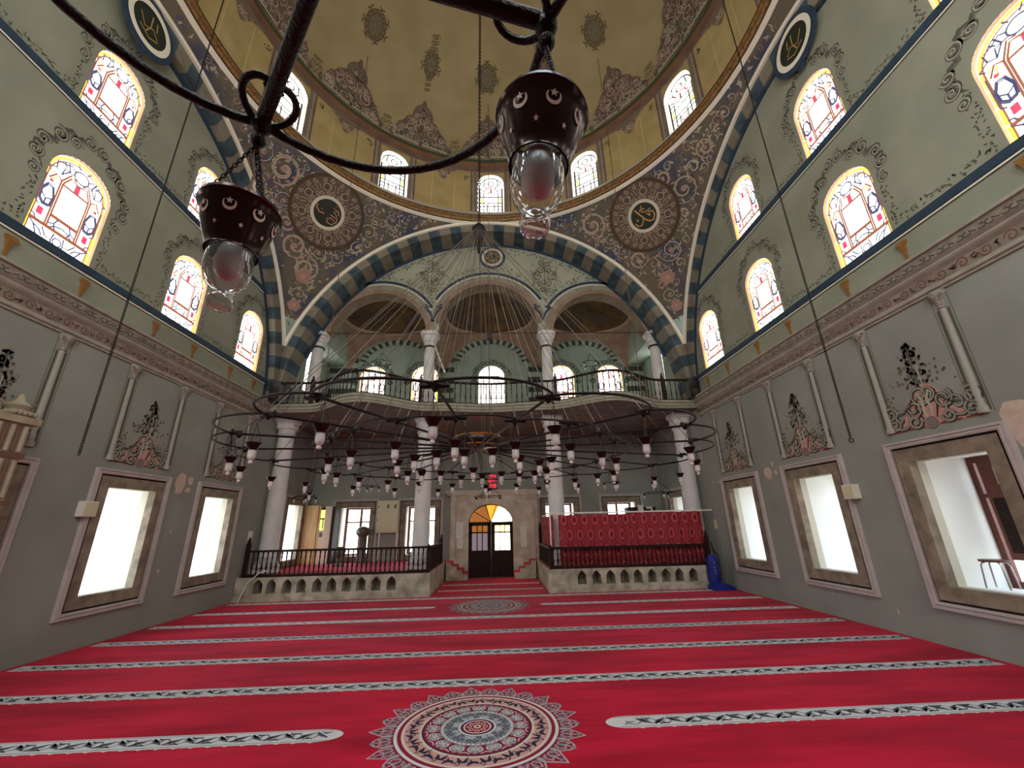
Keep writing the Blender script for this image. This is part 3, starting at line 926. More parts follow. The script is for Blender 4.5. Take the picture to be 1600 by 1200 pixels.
    if sx_ < 0:
        for P, w in (([(.38, .08), (.28, .2), (.16, .14), (.28, .06), (.34, -.04), (.2, -.02)], .035), ([(.2, -.02), (.05, 0), (-.1, -.06), (-.26, -.08), (-.38, .02), (-.4, .14)], .04),
                     ([(.34, -.02), (.36, -.16), (.24, -.3), (.08, -.28), (.04, -.16), (.16, -.1), (.3, -.16)], .035), ([(.1, .24), (.34, .22)], .02), ([(-.22, .04), (-.19, .04)], .035), ([(.16, .33), (.19, .33)], .03)):
            mb.ribbon(h, P, w, M_calli2, .055)
    else:
        for P, w in (([(-.22, .32), (-.1, .08), (.02, -.14), (.12, -.24), (.26, -.26), (.36, -.12), (.34, .02), (.2, .06)], .045), ([(.06, .36), (-.08, .18)], .03),
                     ([(.3, .14), (.12, .1), (-.02, .16), (.04, .24), (.12, .22)], .035), ([(-.08, .02), (-.06, -.12), (-.18, -.26), (-.32, -.22), (-.36, -.1)], .04),
                     ([(-.28, -.04), (-.22, -.04)], .07), ([(.16, -.06), (.22, -.02)], .07), ([(.02, -.02), (.1, .04), (.16, .0)], .04)):
            mb.ribbon(h, P, w, M_calli, .055)
    mb.build('lettered_roundel', pend)
M_rbrown = mat('roundel_brown', (74, 54, 38), .7)
M_rground = mat('roundel_ground', (112, 94, 82), .8, rgb2=(84, 68, 60), scale=12)
M_rdark = mat('roundel_dark', (78, 64, 56), .8)
M_cream2 = mat('ivory_ring', (208, 202, 184), .6)
M_calli2 = mat('pink_gold_lettering', (186, 134, 100), .6)
pend_scroll(-1); pend_scroll(1)

# great arches with striped voussoirs
def great_arch(name, P, R_out, lim, R_in, soff, n, lab, cs):
    """P(s, z, d): s across, z up, d back from the face"""
    mb = MB()
    sub = 3
    for i in range(n):
        m = M_vd if i % 2 else M_vl
        a0, a1 = pi * i / n, pi * (i + 1) / n
        ang = [a0 + (a1 - a0) * k / sub for k in range(sub + 1)]
        def ro(a): return min(R_out, lim / max(abs(cos(a)), 1e-6))
        outer = [P(cs + ro(a) * cos(a), ZS + ro(a) * sin(a), 0) for a in ang]
        inner = [P(cs + R_in * cos(a), ZS + R_in * sin(a), 0) for a in ang]
        back = [P(cs + R_in * cos(a), ZS + R_in * sin(a), soff) for a in ang]
        mb.grid([outer, inner, back], m)
    o = tag(mb.build(name), lab, 'arch', kind='structure')
    # pale moulding along the outer edge and blue line at the inner
    mb = MB()
    A = [pi * k / 80 for k in range(81)]
    a_min = atan2(sqrt(max(R_out ** 2 - lim ** 2, 0)), lim)
    A = [a_min + (pi - 2 * a_min) * k / 80 for k in range(81)]
    prof = [(.02, .0), (.02, -.07), (-.05, -.09), (-.1, -.07), (-.1, 0)]
    mb.grid([[P(cs + (R_out + o_) * cos(a), ZS + (R_out + o_) * sin(a), d) for a in A] for o_, d in prof], M_cream)
    if soff > .3:
        mb.grid([[P(cs + (R_in - o_) * cos(a), ZS + (R_in - o_) * sin(a), soff - d) for a in A] for o_, d in ((0, .02), (.1, .02), (.1, 0))], M_blue)
    else:
        mb.grid([[P(cs + (R_in - o_) * cos(a), ZS + (R_in - o_) * sin(a), soff - d) for a in [pi * k / 80 for k in range(81)]] for o_, d in ((0, .03), (.1, .03), (.1, 0))], M_blue)
    mb.build('arch_moulding', o)
    return o
great_arch('arch_front', lambda s, z, d: Vector((s, YA + d, z)), 7.24, AX, 6.86, YT - YA, 53, 'great striped blue and taupe arch over the gallery', CX)
great_arch('arch_left', lambda s, z, d: Vector((CX - AX - d, s, z)), sqrt(RS ** 2 - AX ** 2), AY, 6.38, XL * -1 - (AX - CX) + .0, 51, 'great striped arch over the left wall windows', CY)
great_arch('arch_right', lambda s, z, d: Vector((CX + AX + d, s, z)), sqrt(RS ** 2 - AX ** 2), AY, 6.38, XR - (AX + CX), 51, 'great striped arch over the right wall windows', CY)
# corner piers below the arch springings
mb = MB()
for z in range(0, 1):
    for x0, x1 in ((XL, CX - AX), (CX + AX, XR)):
        mb.box(x0, x1, YA - .05, YA + .0, 5.7, 6.4, M_edge)
tag(mb.build('trim_90'), 'short plain pier blocks in the corners beneath the great arch', 'moulding', kind='structure')

# tympanum with three smaller arches
BAYS = [(-4.25, 1.75, 8.6), (-.2, 1.85, 8.9), (3.95, 1.75, 8.6)]
def lowf(x):
    for c, r, z in BAYS:
        if abs(x - c) < r: return max(8.75, z + sqrt(r * r - (x - c) ** 2))
    return 8.75
mb = MB()
us = set()
x = -6.4
for c, r, z in BAYS:
    for k in range(33): us.add(round(c - r * cos(pi * k / 32), 4))
while x < 6.05: us.add(round(x, 3)); x += .25
us = sorted(us)
hi = lambda x: ZS + sqrt(max(7.0 ** 2 - (x - CX) ** 2, 0))
for a, b in zip(us, us[1:]):
    if hi(a) <= 8.75 or hi(b) <= 8.75: continue
    for c in [0]:
        ma, mb_ = lowf(a + 1e-4), lowf(b - 1e-4)
        for Y in (YT, YT + .6):
            mb.face([Vector((a, Y, ma)), Vector((b, Y, mb_)), Vector((b, Y, hi(b))), Vector((a, Y, hi(a)))], M_tymp)
        mb.face([Vector((a, YT, ma)), Vector((b, YT, mb_)), Vector((b, YT + .6, mb_)), Vector((a, YT + .6, ma))], M_soff)
tymp = tag(mb.build('wall_tympanum'), 'pale green wall with painted sprays filling the great arch above the gallery arcade', 'wall', kind='structure')
mb = MB()
f = FB(0, YT)
for c, r, z in BAYS:
    a0 = 4
    mb.ribbon(f, arc(c, z, r + .06, a0, 180 - a0, 36), .16, M_vpink, .01)
    mb.ribbon(f, arc(c, z, r + .23, a0 + 2, 178 - a0, 36), .2, M_grim, .008)
    mb.ribbon(f, arc(c, z, r + .37, 28, 152, 30), .06, M_cream2, .014)
    mb.ribbon(f, arc(c, z, r + .46, 30, 150, 36), .11, M_blue, .02)
for xv in (-2.28, 1.85):      # blue V between the arches
    mb.ribbon(f, [(xv - .32, 9.72), (xv - .12, 9.5), (xv, 9.2), (xv + .12, 9.5), (xv + .32, 9.72)], .09, M_blue, .022)
    mb.ribbon(f, [(xv - .3, 9.85), (xv - .18, 9.7), (xv - .1, 9.78)], .07, M_blue, .022); mb.ribbon(f, [(xv + .3, 9.85), (xv + .18, 9.7), (xv + .1, 9.78)], .07, M_blue, .022)
rnd = random.Random(9)
for s in (-1, 1):
    xc, zc = CX + s * 2.2, 11.1
    for dx, dz, r, d in ((.16, .3, .17, 1), (.25, 0, .2, -1), (.16, -.3, .16, 1), (.1, .58, .12, -1), (.08, -.62, .11, -1), (.42, .12, .1, 1)):
        for q in (-1, 1):
            mb.ribbon(f, spiral(xc + q * dx, zc + dz, r, 1.4, d * q, 1), .03, M_ph, .01)
    mb.ribbon(f, [(xc, zc - .85), (xc, zc + .85)], .03, M_pg, .008)
    for k in range(120):
        a = rnd.uniform(0, 6.28); r = rnd.uniform(.2, .6)
        u, v = xc + r * cos(a), zc + 1.4 * r * sin(a); b = rnd.uniform(0, 6.28)
        mb.ribbon(f, [(u, v), (u + .06 * cos(b), v + .06 * sin(b))], .025, M_ph, .007)
for k in range(700):          # leaf sprigs following the edge of the great arch and the small ones
    if k % 2: a = rnd.uniform(.55, pi - .55); r = 6.72 - abs(rnd.gauss(0, .12)); u, v = CX + r * cos(a), ZS + r * sin(a)
    else:
        c, rr_, z = BAYS[k // 2 % 3]; a = rnd.uniform(.6, pi - .6); r = rr_ + .6 + abs(rnd.gauss(0, .1)); u, v = c + r * cos(a), z + r * sin(a)
    if v > hi(u) - .22 or abs(u - CX) > 4.7: continue
    b = rnd.uniform(0, 6.28)
    mb.ribbon(f, [(u, v), (u + .07 * cos(b), v + .07 * sin(b))], .03, rnd.choice([M_ph, M_pg, M_pb]), .006)
mb.disc(f, (-.05, 11.95), .52, M_blue, .035, 36, r0=.4)
mb.disc(f, (-.05, 11.95), .42, M_cream2, .045, 36, r0=.31)
mb.disc(f, (-.05, 11.95), .32, M_green2, .03, 30)
for k in range(9): mb.ribbon(f, spiral(-.05 + .2 * cos(k * .7), 11.95 + .2 * sin(k * .7), .07, 1.2, 1, k), .02, M_calli, .036)
mb.build('painted_spray', tymp)

# ------------------------------------------------------------------ dome: cornice ring, drum with windows, shell
AZ = [1 + 32.7 * k for k in range(-5, 6)]
mb = MB()
def ringrow(r, z, n=120): return [Vector((CX + r * sin(2 * pi * k / n), CY + r * cos(2 * pi * k / n), z)) for k in range(n)]
prof = [(6.66, 12.86, M_cream), (6.56, 12.9, M_cream), (6.56, 12.94, M_rbrown), (6.52, 12.96, M_gold), (6.48, 13.04, M_rbrown), (6.47, 13.06, M_gold), (6.45, 13.16, M_rbrown), (6.43, 13.19, M_cream), (6.47, 13.2, M_sill), (6.6, 13.46, M_cream)]
for (r0, z0, m), (r1, z1, _) in zip(prof, prof[1:]): mb.grid([ringrow(r0, z0), ringrow(r1, z1)], m, wrap=True)
n = 180
for k in range(n):                                         # bead row
    a = 2 * pi * k / n
    mb.box(-.05, .05, -.02, .03, -.03, .03, M_gold, f=lambda x, y, z: Vector((CX + (6.47 + y) * sin(a + x / 6.3), CY + (6.47 + y) * cos(a + x / 6.3), 13.1 + z)))
trim(mb.build('x', smooth=True), 'gilded brown cornice ring at the foot of the dome')

def fdrum(az):
    a = radians(az)
    c, s_ = cos(a), sin(a)
    return lambda u, v, n: Vector((CX + (RR - n) * s_ + u * c, CY + (RR - n) * c - u * s_, v))
mb = MB()
def dr(u, v, off=0):   # u = arc length
    a = u / RR
    return Vector((CX + (RR - off) * sin(a), CY + (RR - off) * cos(a), v))
ZD0, ZD1 = 13.42, 15.95
Ad = archtop(1.04, 14.8, .52)
colwall(mb, dr, -pi * RR, pi * RR, ZD0, ZD1, [(radians(a if a < 180 else a - 360) * RR, 1.04, 13.46, Ad) for a in AZ], M_ochre2, step=.16)
drum = tag(mb.build('dome_drum'), 'ochre drum wall between cornice ring and dome', 'wall', kind='structure')
mb = MB()
mb.ribbon(dr, [(-pi * RR + 2 * pi * RR * k / 160, 15.62) for k in range(161)], .34, M_mauve, .012)
mb.ribbon(dr, [(-pi * RR + 2 * pi * RR * k / 160, 15.84) for k in range(161)], .2, M_rust, .02)
mb.ribbon(dr, [(-pi * RR + 2 * pi * RR * k / 160, 15.98) for k in range(161)], .09, M_green, .03)
rnd = random.Random(8)
for i, az in enumerate(AZ):
    u0 = radians(az) * RR
    for s in (-1, 1):
        mb.ribbon(dr, [(u0 + s * .68, 13.45), (u0 + s * .68, 15.5)], .26, M_mauve2, .008)
        for o_, m in ((.6, M_pg), (.7, M_pa), (.78, M_pe)):
            mb.ribbon(dr, [(u0 + s * o_, 13.45), (u0 + s * o_, 15.45)], .02, m, .014)
        mb.ribbon(dr, [(u0 + s * 1.45, 13.5), (u0 + s * 1.45, 15.2)], .02, M_yline, .008)
        for k in range(8):
            a = rnd.uniform(0, 6.28); u = u0 + s * .98 + rnd.uniform(-.08, .08); v = 15.15 + rnd.uniform(-.12, .1)
            mb.ribbon(dr, [(u, v), (u + .08 * cos(a), v + .08 * sin(a))], .03, M_pe, .01)
    pts = [(u0 + .56 * cos(pi * k / 12) , 14.8 + .56 * sin(pi * k / 12)) for k in range(13)]
    mb.poly(dr, [(u0 - .56, 15.42), (u0 + .56, 15.42), (u0 + .56, 15.5), (u0 - .56, 15.5)], M_mauve2, .009)
    um = u0 + radians(32.7 / 2) * RR                       # hanging spray between windows
    mb.poly(dr, [(um - .75, 15.5), (um + .75, 15.5), (um + .3, 15.28), (um + .12, 14.95), (um, 14.85), (um - .12, 14.95), (um - .3, 15.28)], M_pe2, .016)
    for du, dv, r, d in ((0, 15.3, .13, 1), (.25, 15.38, .11, -1), (.5, 15.43, .08, 1), (.07, 15.08, .1, -1)):
        for q in (-1, 1):
            mb.ribbon(dr, spiral(um + q * du, dv, r, 1.4, d * q, 1), .03, M_pa, .022)
mb.build('painted_band', drum)
for i, az in enumerate(AZ):
    leaded(fdrum(az), 0, 13.46, 1.04, 14.8, .52, 'small stained window in the drum of the dome, %s around from behind the camera' % nth(i + 1), depth=.12, style=1, m_rev=M_cream)

def ds(u, v, off=0):   # dome shell: u azimuth degrees, v height fraction angle degrees
    a = radians(u); b = radians(v)
    r = 6.5 - off
    return Vector((CX + r * cos(b) * sin(a), CY + r * cos(b) * cos(a), 16.0 + r * .85 * sin(b)))
mb = MB()
mb.grid([[ds(u * 3, v, 0) for u in range(120)] for v in list(range(0, 88, 3)) + [89.9]], M_ochre, wrap=True)
mb.grid([ringrow(6.6, 15.94), ringrow(6.5, 16.0)], M_green, wrap=True)
shell = tag(mb.build('ceiling', smooth=True), 'ochre dome ceiling with painted cartouches round its foot', 'ceiling', kind='structure')
mb = MB()
def D(cu, cv, ku=1):    # local metric coordinates on the shell
    sc = 1 / (radians(1) * 6.5)
    return lambda u, v, off: ds(cu + u * sc / max(cos(radians(cv + v * sc)), .2), cv + v * sc * 1.08, off)
rnd = random.Random(21)
def blob_cart(g, big):
    # scalloped ground then scrolls
    if big:
        pts = [(-1.2, .02), (1.2, .02), (1.22, .35), (.98, .55), (.95, .85), (.72, 1.05), (.6, 1.3), (.38, 1.42), (.36, 1.75), (.2, 1.95), (.08, 2.0), (.05, 2.18), (-.05, 2.18), (-.08, 2.0), (-.2, 1.95), (-.36, 1.75), (-.38, 1.42), (-.6, 1.3), (-.72, 1.05), (-.95, .85), (-.98, .55), (-1.22, .35)]
        # fan from centre so that the ground follows the curvature
        c = (0, .6)
        OL = [(.02, 1.2), (.2, 1.24), (.35, 1.2), (.5, 1.0), (.7, .98), (.85, .92), (1.0, .74), (1.2, .66), (1.32, .56), (1.42, .4), (1.6, .4), (1.75, .35), (1.9, .24), (2.0, .1), (2.18, .05)]
        mb.grid([[g(w * (q / 8 - 1), v, .012) for q in range(17)] for v, w in OL], M_dground)
        sc_ = []
        for q in (-1, 1):
            sc_ += [(q * .25, .32, .26, q, M_pb), (q * .72, .27, .24, -q, M_pg), (q * .42, .78, .24, -q, M_pd), (q * .85, .62, .17, q, M_pd), (q * .2, 1.15, .19, q, M_pd), (q * .5, 1.15, .13, -q, M_pd), (q * .17, 1.62, .16, q, M_pg), (q * 1.08, .3, .12, q, M_pb), (q * .16, 1.86, .1, -q, M_pg)]
        for u, v, r, d, m in sc_:
            sp = spiral(u, v, r, 1.6, d, rnd.uniform(0, 6))
            w = taper(len(sp), r * .3, .4)
            mb.ribbon(g, sp, [x * 1.5 for x in w], M_pe, .02)
            mb.ribbon(g, sp, w, m, .026)
            mb.ribbon(g, sp, [x * .35 for x in w], M_pa, .032)
        for k in range(64):
            u = rnd.uniform(-1.08, 1.08); v = rnd.uniform(.08, 1.85 * (1 - abs(u) / 1.3))
            mb.ribbon(g, spiral(u, v, rnd.uniform(.06, .13), 1.2, rnd.choice((-1, 1)), rnd.uniform(0, 6)), .03, rnd.choice([M_pa, M_pa, M_pg, M_pd, M_pe]), .028 + .0001 * k)
        for k in range(150):
            u = rnd.uniform(-1.1, 1.1); v = rnd.uniform(.05, 1.9 * (1 - abs(u) / 1.35)); a = rnd.uniform(0, 6.28)
            mb.ribbon(g, [(u, v), (u + .1 * cos(a), v + .1 * sin(a))], .04, rnd.choice([M_pa, M_pe, M_pd, M_pg]), .022)
for k in range(-8, 8):
    blob_cart(D(24 * k, 0), True)
    g = D(24 * k + 12, 0)                                  # little urn between
    for q in (-1, 1):
        for u, v, r in ((.12, .2, .14), (.1, .5, .11), (.07, .75, .09)): mb.ribbon(g, spiral(q * u, v, r, 1.3, q, 0), .035, M_ph2, .02)
        mb.ribbon(g, [(q * .3, .06), (q * 1.3, .1)], .1, M_pa, .028); mb.ribbon(g, spiral(q * .5, .18, .12, 1.3, q, 0), .035, M_ph2, .03)
    g = D(24 * k, 34)                                      # floating rosettes
    mb.grid([[g(r_ * (.4 if k % 2 == 0 else .28) * cos(t), r_ * .52 * sin(t), .01) for t in [2 * pi * q / 20 for q in range(20)]] for r_ in (.01, .35, .7, 1.0)], M_rground2, wrap=True)
    if k % 2 == 0:
        for j in range(14):
            a = j * 2 * pi / 14
            mb.ribbon(g, spiral(.34 * cos(a), .46 * sin(a), .14, 1.2, 1 if j % 2 else -1, a), .045, M_ph2, .02)
        for j in range(7):
            a = j * 2 * pi / 7
            mb.ribbon(g, spiral(.14 * cos(a), .2 * sin(a), .11, 1.2, -1, a), .04, M_pg, .02)
    else:
        for j in range(10):
            a = j * 2 * pi / 10
            mb.ribbon(g, spiral(.26 * cos(a), .36 * sin(a), .13, 1.2, 1 if j % 2 else -1, a), .045, M_ph2, .02)
        for q in (-1, 1):
            for v in (.55, .75, .95): mb.ribbon(g, spiral(.06 * q, v, .09, 1.1, q, 0), .035, M_ph2, .02); mb.ribbon(g, spiral(.05 * q, -v + .02, .07, 1.1, q, 0), .035, M_ph2, .02)
        mb.disc(g, (0, 0), .1, M_pg, .024, 12)
mb.build('painted_cartouche', shell)

# ================================================================== GALLERY
def bell(x, c, w): return (.5 + .5 * cos(pi * (x - c) / w)) if abs(x - c) < w else 0
def edge(x): return 13.0 + .25 * bell(x, -.2, 1.9) - 1.15 * bell(x, -4.1, 1.95) - 1.0 * bell(x, 3.75, 2.0)
XSg = [XL + .01 + (XR - XL - .02) * k / 120 for k in range(121)]
ZB, ZT = 5.45, 5.7
mb = MB()
for z, m in ((ZT, M_stone), (ZB, M_under)):
    mb.grid([[Vector((x, edge(x) + (.05 if z == ZB else 0), z)) for x in XSg], [Vector((x, YF, z)) for x in XSg]], m)
prof = [(0, ZT), (-.08, ZT), (-.1, ZT - .04), (-.08, ZT - .08), (-.03, ZT - .1), (-.05, ZB + .09), (.0, ZB + .05), (.02, ZB)]
for a, b in zip(prof, prof[1:]): mb.grid([[Vector((x, edge(x) + a[0], a[1])) for x in XSg], [Vector((x, edge(x) + b[0], b[1])) for x in XSg]], M_edge)
slab = tag(mb.build('gallery_floor'), 'gallery floor with wavy grey-green front edge and brown painted underside', 'gallery', kind='structure')
mb = MB()
g = lambda u, v, n: Vector((u, v, ZB - n))
for xc, yc, a, b in ((-4.5, 15.6, 2.0, 1.6), (-.2, 15.6, 1.9, 1.6), (4.2, 15.6, 2.0, 1.6)):
    mb.disc(g, (xc, yc), a, M_rust, .006, 40, r0=a * .9, ry=b)
    for k in range(18):
        t = k * 2 * pi / 18
        mb.ribbon(g, spiral(xc + a * 1.08 * cos(t), yc + b * 1.08 * sin(t), .16, 1.3, 1 if k % 2 else -1, t), .04, M_pd, .006)
for x0 in (-6.2, -2.3, 1.95, 5.9):
    mb.ribbon(g, [(x0, 14.2), (x0, 17.3)], .3, M_mauve, .004)
for k in range(26):
    x = -6.6 + k * .5
    mb.ribbon(g, spiral(x, edge(x) + .45, .14, 1.4, 1 if k % 2 else -1, 0), .045, [M_redf, M_pd, M_pg][k % 3], .006)
mb.build('soffit_painting', slab)
# pinkish vault over each gallery bay
mb = MB()
for xc in (-4.45, -.2, 4.05):
    rows = []
    for j in range(17):
        y = 14.45 + (YF - 14.45) * j / 16
        rows.append([Vector((xc + 2.13 * (i / 12 - 1), y, 8.6 + 2.3 * sqrt(max(0, 1 - (2.13 * (i / 12 - 1) / 2.95) ** 2 - ((y - 15.2) / 2.75) ** 2)))) for i in range(25)])
    mb.grid(rows, M_vpink)
    g = lambda u, v, n: Vector((xc + u, 15.75 + v, 8.6 + 2.3 * sqrt(max(0, 1 - (u / 2.95) ** 2 - ((v + .55) / 2.75) ** 2)) - n))
    for r0, r1, m, o in ((.0, 1.72, M_vault, .02), (1.72, 1.8, M_rbrown, .03), (1.8, 1.92, M_vpink2, .04)):
        mb.grid([[g(r * cos(2 * pi * k / 36), r * .74 * sin(2 * pi * k / 36), o) for k in range(36)] for r in ([r0 + (r1 - r0) * q / 4 for q in range(5)] if r0 else [.01, .3, .6, .9, 1.2, 1.5, 1.72])], m, wrap=True)
    rnd = random.Random(int(xc * 10))
    for k in range(30):                                   # dark painted landscape in the dome
        a = pi + rnd.uniform(0, pi) if 0 else rnd.uniform(0, 2 * pi); r = rnd.uniform(1.0, 1.4)
        mb.disc(g, (r * 1.15 * cos(a), r * .66 * sin(a)), rnd.uniform(.1, .26), M_rdark, .026, 8)
mb.build('gallery_vault', smooth=True)
vault = bpy.data.objects['gallery_vault']
tag(vault, 'pink-brown vaults with dark ochre painted centres over the three gallery bays', 'vault', kind='structure')
# black filler beams between vault and walls
mb = MB()
for x in (-2.33, 1.93): mb.box(x - .12, x + .12, 14.45, YF, 8.6, 8.8, M_vpink)
mb.box(XL, -6.5, 13.9, YF, 8.7, 11.0, M_gal); mb.box(6.1, XR, 13.9, YF, 8.7, 11.0, M_gal)
for x0, x1 in ((XL + .0, -6.62), (6.2, XR)):
    pass
tag(mb.build('trim_91'), 'plain spandrel masonry beside the gallery vaults', 'moulding', kind='structure')
mb = MB()
for X in (XL + .012, XR - .012):
    mb.face([Vector((X, 13.9, 5.7)), Vector((X, YF, 5.7)), Vector((X, YF, 6.9)), Vector((X, 13.9, 6.9))], M_gal)
    mb.face([Vector((X, 13.9, 8.75)), Vector((X, YF, 8.75)), Vector((X, YF, 8.95)), Vector((X, 13.9, 8.95))], M_gal)
    for a, b in ((13.9, 15.2), (16.4, YF)): mb.face([Vector((X, a, 6.9)), Vector((X, b, 6.9)), Vector((X, b, 8.75)), Vector((X, a, 8.75))], M_gal)
mb.build('pale_green_lining', wall_gallery)

# columns
def column(x, y, z0, z1, r, lab, caph=.55, cw=.36, base=True, band=None):
    t = thing('column', lab, 'column', (x, y, z0), 'white columns carrying the gallery' if z0 < 3 else 'white columns of the gallery arcade')
    H = z1 - z0
    mb = MB(); mb.lathe([(r * 1.02, .32 if base else 0), (r, .5), (r * .9, H - caph)], (0, 0, 0), M_white, 28)
    mb.build('shaft', t, smooth=True)
    if base:
        mb = MB()
        mb.box(-cw * .9, cw * .9, -cw * .9, cw * .9, 0, .14, M_white)
        mb.lathe([(r * 1.35, .14), (r * 1.42, .18), (r * 1.35, .22), (r * 1.15, .25), (r * 1.2, .29), (r * 1.02, .33)], (0, 0, 0), M_white, 28)
        mb.build('base', t, smooth=True)
    mb = MB()
    zc = H - caph
    mb.lathe([(r * .9, zc), (r * 1.08, zc + .02), (r * 1.08, zc + .05), (r * .95, zc + .07)], (0, 0, 0), M_white, 28)
    n = 8                                                 # stalactite-like capital: octagon flaring to a square
    def sq(s, k):
        a = 2 * pi * (k + .5) / n
        c, s_ = cos(a), sin(a); q = 1 / max(abs(c), abs(s_))
        return c, s_, q
    rows = []
    for z, rr, mix in ((zc + .07, r * .95, 0), (zc + .16, r * 1.0, 0), (zc + .2, r * 1.18, .3), (zc + .28, r * 1.2, .4), (zc + .33, cw * .82, .8), (zc + .4, cw * .86, .9), (zc + .43, cw, 1), (H, cw, 1)):
        row = []
        for k in range(16):
            a = 2 * pi * k / 16 + pi / 16
            c, s_ = cos(a), sin(a); q = min(1 / max(abs(c), abs(s_)), 1.38)
            rr2 = rr * (1 + (q - 1) * mix)
            row.append(Vector((rr2 * c, rr2 * s_, z)))
        rows.append(row)
    mb.grid(rows, M_white, wrap=True)
    mb.face(rows[-1], M_white)
    mb.build('capital', t)
    if band:
        mb = MB(); mb.lathe([(r * 1.0, zc - .05), (r * 1.12, zc - .05), (r * 1.12, zc + .0), (r * .95, zc + .0)], (0, 0, 0), M_black, 24)
        o = mb.build('iron_band', t); o['label'] = 'black iron band'
    return t
pos = ['leftmost', 'left of the door', 'right of the door', 'rightmost']
for i, (x, z0, yy) in enumerate(((-7.04, .66, 13.95), (-2.38, .66, 14.0), (2.0, .66, 14.0), (6.52, .0, 13.95))):
    column(x, yy, z0 if i < 3 else .66, 5.44, .27, 'thick white round column under the gallery, ' + pos[i], cw=.36)
for i, x in enumerate((-6.5, -2.4, 1.97, 6.12)):
    column(x, 14.15, 5.7, 8.75, .21, 'slim white column of the upper arcade, ' + ['far left', 'with the white tube', 'left one of the right pair', 'far right'][i], cw=.33, base=False, band=True)
for x0, x1, w_ in ((-6.5, -2.4, 'left'), (-2.4, 1.97, 'middle'), (1.97, 6.12, 'right')):
    mb = MB(); mb.tube([(x0, 14.15, 8.79), (x1, 14.15, 8.79)], .025, M_rbrown, 6)
    tag(mb.build('tie_rod'), 'thin dark iron rod tying the %s arch of the gallery' % w_, 'rod')
mb = MB(); mb.tube([(-2.18, 13.98, 8.15), (-1.8, 13.9, 7.15)], .03, M_whitep, 8)
mb.box(-1.83, -1.77, 13.87, 13.93, 7.1, 7.18, M_whitep)
tag(mb.build('light_tube'), 'white tube leaning off the upper column left of centre', 'tube')

# balustrades
def baluster(mb, p, h, r, m, n=8):
    mb.lathe([(r * .7, 0), (r * .7, h * .1), (r * .45, h * .13), (r * .95, h * .3), (r * .6, h * .48), (r * .42, h * .6), (r * .7, h * .78), (r * .45, h * .86), (r * .7, h * .9), (r * .7, h)], p, m, n)
def balustrade(name, pts, z0, h, lab, step, m=M_wood, r=.03, posts=(), group=None, rail=.035, cat='railing'):
    t = thing(name, lab, cat, pts[0] if 0 else (0, 0, 0), group)
    P = [Vector((p[0], p[1], 0)) for p in pts]
    mb = MB()
    def prof(zc, w, hh):
        n = len(P); L = []; R = []
        for j in range(n):
            d = (P[min(j + 1, n - 1)] - P[max(j - 1, 0)]); d.normalize(); nn = Vector((-d.y, d.x, 0)) * w
            L.append((P[j] + nn, P[j] - nn))
        rows = [[a + Vector((0, 0, zc)) for a, b in L], [a + Vector((0, 0, zc + hh)) for a, b in L], [b + Vector((0, 0, zc + hh)) for a, b in L], [b + Vector((0, 0, zc)) for a, b in L], [a + Vector((0, 0, zc)) for a, b in L]]
        mb.grid(rows, m)
    prof(z0 + h - .06, rail, .06); mb.build('handrail', t)
    mb = MB(); prof(z0, rail * 1.1, .07); mb.build('bottom_rail', t)
    base = MB(); baluster(base, (0, 0, 0), h - .13, r, m)
    b0 = None; acc = step / 2; cnt = 0
    for a, b in zip(P, P[1:]):
        L = (b - a).length; d = 0
        while acc <= L - d:
            d += acc; q = a + (b - a) * (d / L); acc = step
            loc = (q.x, q.y, z0 + .07)
            if b0 is None: b0 = base.build('baluster', t, smooth=True, loc=loc)
            else:
                c = b0.copy(); COL.objects.link(c); c.location = loc; c.parent = t
            cnt += 1
        acc -= L - d
    for (x, y, hh) in posts:
        mb = MB(); mb.box(x - .05, x + .05, y - .05, y + .05, z0, z0 + hh - .14, m)
        mb.lathe([(.03, hh - .14), (.05, hh - .1), (.02, hh - .05), (.035, hh - .02), (.001, hh + .04)], (x, y, z0), m, 10)
        mb.build('newel_post', t)
    return t
E_ = lambda x: (x, edge(x) + .1)
secs = [(-7.2, -6.02, 'at the far left end'), (-6.02, -2.45, 'round the left bulge'), (-2.45, 2.05, 'in the middle'), (2.05, 5.75, 'round the right bulge'), (5.75, 6.72, 'at the far right end')]
for a, b, w_ in secs:
    n = max(3, int((b - a) / .15))
    mpost = [(b, edge(b) + .1, 1.0)] if b < 6 else [(6.7, edge(6.7) + .1, 1.0)]
    if a < -7: mpost.append((-7.15, edge(-7.15) + .1, 1.0))
    balustrade('gallery_balustrade', [E_(a + (b - a) * k / n) for k in range(n + 1)], ZT, .8, 'dark wooden gallery balustrade %s' % w_, .175, posts=mpost, r=.024)

